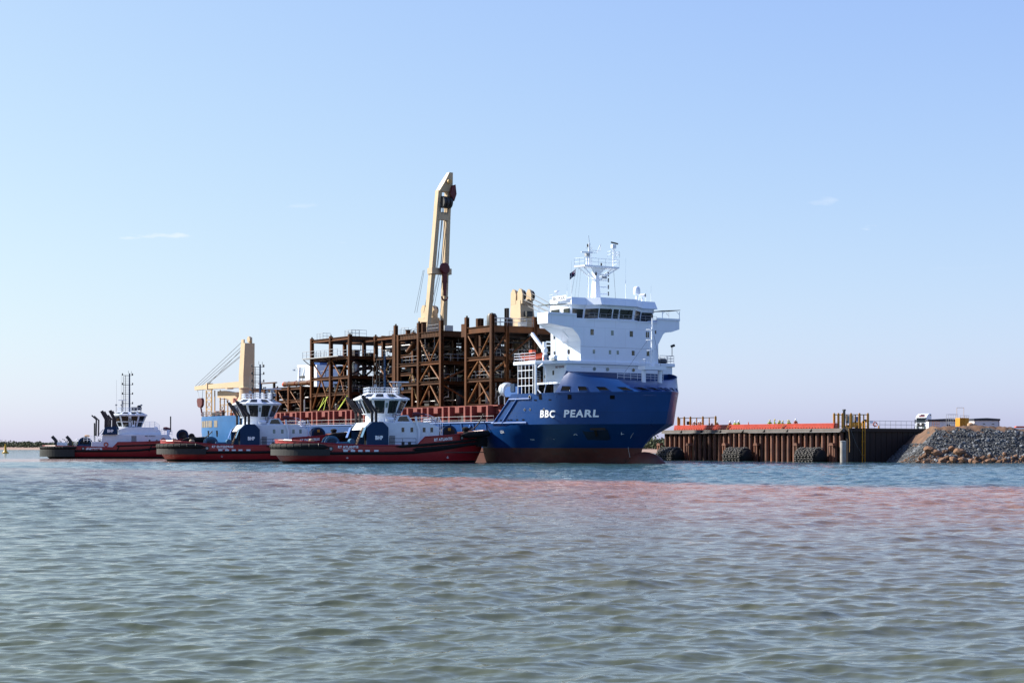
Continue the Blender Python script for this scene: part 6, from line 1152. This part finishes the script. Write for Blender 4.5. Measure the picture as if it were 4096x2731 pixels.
# ---------------- people on the wharf
def skinned(verts, edges, radii, name, m_):
    me = D.meshes.new(name); me.from_pydata(verts, edges, []); ob = D.objects.new(name, me); S.collection.objects.link(ob); ob.modifiers.new('s', 'SKIN'); 
    for i, r in enumerate(radii): me.skin_vertices[0].data[i].radius = (r, r) if not isinstance(r, tuple) else r
    me.skin_vertices[0].data[0].use_root = True; ob.modifiers.new('b', 'SUBSURF').levels = 1
    dg = bpy.context.evaluated_depsgraph_get(); out = D.meshes.new_from_object(ob.evaluated_get(dg)); D.objects.remove(ob); out.materials.clear(); out.materials.append(m_)
    out.polygons.foreach_set('use_smooth', [True]*len(out.polygons)); return out
def person_set(pose):
    hands = {'down': [(.30, .02, 1.12), (.31, -.10, .86), (.30, -.13, .76)], 'hips': [(.40, .06, 1.14), (.22, -.08, 1.0), (.18, -.12, .96)], 'front': [(.28, -.06, 1.16), (.12, -.28, 1.12), (.05, -.33, 1.14)]}[pose]
    V = [(0,0,.95),(0,0,1.15),(0,0,1.38),(0,-.01,1.50),(0,-.03,1.62),(0,-.03,1.74)]; E = [(0,1),(1,2),(2,3),(3,4),(4,5)]; Rr = [(.16,.11),(.15,.10),(.17,.11),.06,.095,.08]
    for s_ in (-1, 1):
        o = len(V); V += [(.2*s_, 0, 1.40)]+[(x*s_, y, z) for x, y, z in hands]; E += [(2, o), (o, o+1), (o+1, o+2), (o+2, o+3)]; Rr += [.07, .055, .04, .04]
        o = len(V); V += [(.1*s_, 0, .88), (.11*s_, -.02, .48), (.12*s_, .02, .1), (.12*s_, -.12, .04)]; E += [(0, o), (o, o+1), (o+1, o+2), (o+2, o+3)]; Rr += [.095, .07, .05, .045]
    body = skinned(V, E, Rr, 'person_body', M_skin)
    shirts = {}
    Vs = [(0,0,1.0),(0,0,1.2),(0,0,1.38),(0,0,1.46)]; Es = [(0,1),(1,2),(2,3)]; Rs = [(.19,.14),(.185,.13),(.2,.135),.1]
    for s_ in (-1, 1): o = len(Vs); Vs += [(.2*s_, 0, 1.40)]+[(x*s_, y, z) for x, y, z in hands[:2]]; Es += [(2, o), (o, o+1), (o+1, o+2)]; Rs += [.095, .075, .06]
    for k, m_ in (('y', M_hiv), ('o', M_hio)): shirts[k] = skinned(Vs, Es, Rs, 'shirt', m_)
    Vt = [(0,0,.93)]; Et = []; Rt = [(.18,.13)]
    for s_ in (-1, 1): o = len(Vt); Vt += [(.1*s_, 0, .86), (.11*s_, -.02, .48), (.12*s_, .02, .1)]; Et += [(0, o), (o, o+1), (o+1, o+2)]; Rt += [.115, .09, .075]
    return body, shirts, skinned(Vt, Et, Rt, 'trousers', M_trous)
SETS = [person_set(p) for p in ('down', 'hips', 'front')]
helm = {k: MB().lathe([(.01, .15), (.07, .14), (.115, .09), (.13, .01), (.17, -.01), (.17, -.03), (.13, -.02)], (0, -.03, 1.72), 12).mesh('helmet', m_, True) for k, m_ in (('w', M_letter), ('y', mat('yellow helmet', (.75, .62, .10), .4)))}
def person(u, v, shirt, hel, label, pose, face):
    Y = FPX*4.1/(1778-v); g = empty('person', label, 'person', ((u-2048)/FPX*Y, Y, 4.885), R(face)); b, sh, tr = SETS[pose]
    link('body', b, g); link('shirt', sh[shirt], g); link('trousers', tr, g); link('helmet', helm[hel], g)
Z5 = lambda a, b: (2600+a/3.136, 1600+b/3.136)
for a, b, s_, hl, lb, ps, fc in (
    (557, 262, 'o', 'w', 'person in orange shirt and white helmet, hands on hips, inside the far gate frame', 1, 10),
    (610, 264, 'o', 'w', 'person in orange shirt half behind another near the notice board of the far gate', 0, 60), (634, 262, 'o', 'w', 'person in orange shirt standing at the notice board of the far gate', 0, -20),
    (843, 270, 'o', 'w', 'person in orange shirt standing alone beyond the far gate frame', 1, 30), (1005, 266, 'o', 'w', 'person in orange shirt next to two people in yellow', 0, 20),
    (1067, 266, 'y', 'w', 'person in yellow vest and white helmet between an orange shirt and another vest', 2, -30), (1112, 260, 'y', 'w', 'person in yellow vest and white helmet close to the traffic cone', 1, 40),
    (1503, 253, 'y', 'y', 'person in yellow vest at the edge of the group on the wharf', 1, 0), (1562, 244, 'y', 'y', 'tallest-standing person in yellow vest in the group on the wharf', 2, 80),
    (1617, 258, 'y', 'y', 'person in yellow vest of a close pair behind the red beams', 0, 30), (1633, 262, 'y', 'y', 'shorter person in yellow vest of a close pair behind the red beams', 2, -60),
    (1665, 262, 'y', 'y', 'person in yellow vest bending an arm, between two pairs', 2, 50), (1730, 254, 'y', 'y', 'person in yellow vest with dark sleeves of the second pair', 1, 70),
    (1748, 257, 'y', 'y', 'person in yellow vest standing tight behind a colleague', 0, -20), (1828, 240, 'o', 'w', 'person in orange shirt and white helmet standing upright alone next to the yellow group', 0, 10)):
    person(*Z5(a, b), s_, hl, lb, ps, fc)
u, v = Z5(1235, 300); cn = empty('traffic_cone', 'orange traffic cone standing on the wharf between two groups of people', 'cone', (*at(u, 1700, 285)[:2], 4.885)); MB().bx(-.25, .25, -.25, .25, 0, .06).build('cone_base', M_dark, cn); MB().lathe([(.2, .06), (.06, 1.5), (.01, 1.55)], n=14).build('cone_body', M_hio, cn, smooth=True); MB().lathe([(.135, .6), (.105, .95)], n=14).build('cone_band', M_letter, cn)
# ---------------- forklift
fk = empty('forklift', 'yellow forklift with dark mast and blue-grey box behind the gate frame', 'forklift', (*at(3402, 0, 262)[:2], 4.89), R(180))
for s_ in (-1, 1): MB().beam((1.0, s_*.42, .15), (1.0, s_*.42, 3.1), .16, .2).build('mast_rail', M_machin, fk); MB().beam((1.05, s_*.35, .15), (2.2, s_*.35, .15), .14, .06).build('fork', M_machin, fk)
MB().bx(.85, 1.15, -.6, .6, 2.95, 3.2).build('mast_head', M_machin, fk); m_ = MB(); [m_.bx(.9, 1.1, -.45, .45, z, z+.12) for z in (.5, 1.2, 2.0)]; m_.build('mast_crossbar', M_machin, fk)
MB().prism([(-1.6, .35), (-1.7, 1.0), (-1.4, 1.25), (-.4, 1.2), (.2, .75), (.8, .7), (.85, .35)], 'y', -.6, .6).build('chassis', M_yellow, fk, bevel=.05); MB().bx(-1.5, -.7, -.55, .55, 1.3, 2.05).build('blue_box', mat('blue grey box paint', (.13, .19, .36), .5), fk)
c = MB(); [c.beam((x, y, .8), (x*.9, y*.9, 2.15), .07) for x in (.75, -.4) for y in (-.55, .55)]; c.bx(-.4, .7, -.5, .5, 2.12, 2.2); o = c.build('cab_frame', M_machin, fk); MB().bx(-.3, .62, -.47, .47, 1.0, 2.1).build('cab_glass', M_glass2, o); MB().bx(-.2, .2, -.25, .25, .8, 1.3).build('seat', M_dark, fk)
for x in (.5, -1.2):
    for y in (-.62, .62): w = MB().tube((x, y-.14, .36), (x, y+.14, .36), .36, 16).build('wheel', M_tyre, fk, smooth=True); MB().tube((x, y-.16, .36), (x, y+.16, .36), .17, 12).build('rim', M_yellow, w)
# ---------------- truck
tk = empty('truck', 'white long-nosed-roof prime mover truck facing the water behind the guard rail', 'truck', (*at(3703, 0, 350)[:2], 5.1), R(-129))
cab = MB(); prof = [(-.2, .75), (-.2, 3.3), (-.1, 3.95), (1.0, 3.9), (1.75, 3.55), (2.1, 3.05), (2.25, 2.2), (2.35, 1.3), (2.35, .55), (1.9, .45), (.2, .5)]
cab.prism(prof, 'y', -1.22, 1.22); cab.build('cab', M_wplain, tk, bevel=.08)
MB().add([(2.145, -1.08, 3.0), (2.145, 1.08, 3.0), (2.285, 1.1, 2.1), (2.285, -1.1, 2.1)], [(0, 1, 2, 3)]).build('windscreen', M_glass, tk); MB().beam((2.3, -1.15, 3.12), (2.3, 1.15, 3.12), .28, .2).build('sun_visor', M_letter, tk)
MB().add([(1.72, -.6, 3.6), (1.72, .6, 3.6), (2.0, .7, 3.25), (2.0, -.7, 3.25)], [(0, 1, 2, 3)]).build('roof_light_panel', M_hook, tk); MB().add([(1.3, -.4, 3.80), (1.3, .4, 3.80), (1.65, .5, 3.63), (1.65, -.5, 3.63)], [(0, 1, 2, 3)]).build('roof_hatch', M_glass, tk)
for s_ in (-1, 1):
    MB().prism([(.7, 2.0), (.75, 2.75), (1.7, 2.8), (1.95, 2.0), (1.6, 1.8)], 'y', 1.215*s_, 1.235*s_).build('side_window', M_glass, tk); MB().prism([(-.1, 3.5), (.1, 3.75), (.7, 3.75), (.6, 3.5)], 'y', 1.215*s_, 1.23*s_).build('sleeper_window', M_glass, tk); MB().bx(2.1, 2.25, s_*1.25, s_*1.45, 1.9, 2.7).build('mirror', M_machin, tk)
    MB().prism([(-.2, 1.55), (-.2, 1.95), (.9, 1.45), (.9, 1.25)], 'y', 1.22*s_, 1.232*s_).build('side_stripe', M_hook, tk); MB().bx(2.36, 2.42, s_*.75-.22, s_*.75+.22, .95, 1.2).build('headlamp', M_glass2, tk)
    for x in (1.35, -2.2, -3.5): w = MB().tube((x, s_*.85, .52), (x, s_*1.2, .52), .52, 18).build('wheel', M_tyre, tk, smooth=True); MB().tube((x, s_*1.0, .52), (x, s_*1.22, .52), .27, 14).build('rim', M_galv, w)
    MB().torus((1.35, s_*1.2, .55), .6, .09, 'y', 14, 5, 0, math.pi).build('wheel_arch', M_machin, tk)
MB().bx(2.36, 2.41, -.8, .8, 1.3, 2.0).build('grille', M_machin, tk); MB().tube((2.41, 0, 1.75), (2.45, 0, 1.75), .22, 12).build('grille_badge', M_letter, tk)
m_ = MB(); [m_.beam((2.75, y, .35), (2.7, y, 1.25), .1) for y in (-1.2, -.55, .55, 1.2)]; [m_.beam((2.75, -1.25, z), (2.75, 1.25, z), .1, .12) for z in (.4, .75, 1.25)]; m_.build('bull_bar', M_machin, tk); MB().bx(-4.6, -.2, -.45, .45, .7, 1.0).build('chassis', M_machin, tk); MB().bx(-3.4, -2.2, -.5, .5, 1.0, 1.25).build('fifth_wheel', M_machin, tk); MB().tube((-.35, .9, .9), (-.35, .9, 3.6), .09, 8).build('exhaust_stack', M_galv, tk)
# ---------------- site buildings and plant
def shed(u, Y, w, dp, h, z, rz, label):
    g = empty('site_shed', label, 'shed', (*at(u, 0, Y)[:2], z), rz, 'pale site sheds'); MB().bx(-w/2, w/2, -dp/2, dp/2, 0, h).build('wall', M_shed, g); MB().prism([(-w/2-.15, h), (w/2+.15, h), (w/2+.15, h+.35), (0, h+.5), (-w/2-.15, h+.35)], 'y', -dp/2-.15, dp/2+.15).build('roof', mat('dark blue roof', (.03, .035, .06), .5), g); return g
g = shed(3930, 318, 5.2, 3.2, 2.05, 5.05, R(14), 'pale shed with dark blue roof and two slot windows'); [MB().bx(x-.25, x+.25, -1.63, -1.59, 1.35, 1.5).build('window', M_glass, g) for x in (-.6, 1.3)]; MB().bx(-2.62, -2.5, -1.64, -1.6, 0, 2.1).build('corner_trim', M_hook, g); MB().bx(2.5, 2.62, -1.64, -1.6, 0, 2.1).build('corner_trim', M_hook, g)
g = shed(3775, 330, 6.4, 3.0, 2.1, 5.05, R(-4), 'pale shed with dark roof band behind the truck and stair tower'); MB().bx(.2, 1.1, -1.53, -1.49, 0, 1.5).build('door', M_navy, g); MB().tube((.7, -1.6, 1.8), (.7, -1.5, 1.8), .1, 8).build('wall_lamp', M_letter, g)
tkk = empty('fuel_tank', 'yellow fuel tank box in a yellow cage above the dirt mound', 'tank', (*at(3848, 0, 288)[:2], 5.0), R(20)); MB().bx(-.9, .95, -.7, .7, .5, 2.15).build('tank_box', M_yellow, tkk, bevel=.04); m_ = MB(); [m_.beam((x, -.75, 0), (x, -.75, 2.2), .09) for x in (-.95, -.45, 0)]; [m_.beam((-.95, -.75, z), (0, -.75, z), .07) for z in (.6, 1.3, 2.1)]; m_.build('tank_cage', M_yellow, tkk); MB().rail([(-.8, -.7, 2.15), (.9, -.7, 2.15), (.9, .7, 2.15)], .4, 1, .025, .8).build('top_railing', M_galv, tkk)
stt = empty('stair_tower', 'open scaffold stair tower beside the yellow fuel tank', 'stair tower', (*at(3808, 0, 296)[:2], 4.9), R(8)); m_ = MB(); [m_.tube((x, y, 0), (x, y, 3.0), .035, 5) for x in (-.85, 0, .85) for y in (-.5, .5)]; [m_.tube((-.85, y, z), (.85, y, z), .03, 5) for y in (-.5, .5) for z in (1.5, 2.3, 3.0)]; m_.build('scaffold_tube', M_galv, stt)
for i in range(7): MB().bx(-.4+i*.02, .5, -.5+i*.12, -.38+i*.12, .25+i*.22, .3+i*.22).build('stair_tread', M_whull, stt)
m_ = MB(); m_.tube((.9, 0, 0), (.9, 0, 4.2), .03, 5); m_.tube((2.2, 0, 2.5), (2.2, 0, 4.2), .03, 5); m_.tube((.9, 0, 4.2), (2.2, 0, 4.2), .03, 5); m_.build('sign_frame', M_creamd, stt)
for i, (u, w) in enumerate(((3882, .55), (3893, .7))): o = MB().lathe([(.02, 1.2), (w*.5, 1.15), (w, .95), (w, 0), (.02, 0)], n=16).build('water_tank', M_tan, smooth=True); o.location = (*at(u, 0, 282+i*6)[:2], 5.0 if i else 5.1); tag(o, ('smaller tan' if i == 0 else 'larger tan')+' plastic water tank beside the slot-window shed', 'tank')
o = MB().rail([(-.8, 0, 0), (.5, 0, 0)], 1.9, 4, .03, .45).build('ladder_stand', mat('orange tube', (.55, .2, .08), .5)); o.location = (*at(3746, 0, 318)[:2], 5.05); tag(o, 'orange tubular ladder stand between the truck and the pale shed', 'ladder')
st2 = empty('covered_stack', 'low white base with an orange cover on the dirt bank', 'stack', (*at(4072, 0, 300)[:2], 5.25)); MB().bx(-1.4, 1.2, -.5, .5, 0, .35).build('stack_base', M_letter, st2); MB().prism([(-.6, .35), (-.4, .62), (.9, .62), (1.1, .35)], 'y', -.5, .5).build('stack_cover', M_orange, st2)
# ---------------- buoy, gulls
by = empty('channel_buoy', 'yellow channel buoy with conical tower and cross topmark', 'buoy', (-151.5, 500, 0)); MB().lathe([(.05, -.6), (.95, -.5), (1.0, .0), (.95, .3), (.35, .42)], n=20).build('buoy_float', M_byel, by, smooth=True); MB().lathe([(.7, .4), (.42, .75), (.33, 1.7), (.33, 2.1), (.22, 2.15), (.2, 2.75), (.05, 2.8)], n=16).build('buoy_tower', M_byel, by, smooth=True); MB().tube((0, 0, 2.75), (0, 0, 3.2), .1, 8).build('buoy_lamp', M_machin, by); MB().tube((0, 0, 3.2), (0, 0, 3.7), .02, 4).beam((-.2, 0, 3.6), (.2, 0, 4.0), .06).beam((.2, 0, 3.6), (-.2, 0, 4.0), .06).build('topmark', M_byel, by)
def gull(p, rz, label):
    g = empty('gull', label, 'bird', p, rz); MB().lathe([(.01, -.28), (.05, -.2), (.085, -.02), (.07, .12), (.035, .2), (.05, .25), (.03, .31), (.005, .36)], n=10, ax='x').build('gull_body', M_letter, g, smooth=True)
    for s_ in (-1, 1):
        w = MB().loft([[(.10, 0, .04), (-.10, 0, .03), (0, 0, .06)], [(.12, s_*.3, .17), (-.06, s_*.3, .15), (.03, s_*.3, .19)], [(.02, s_*.62, .12), (-.03, s_*.62, .11), (0, s_*.62, .13)]], True).build('wing', M_galv, g)
gull(at(1176, 1481, 240), R(35), 'gull gliding beside the white stern frame of the ship'); gull(at(1190, 1474, 262), R(120), 'gull banking just above another gull near the white stern frame')
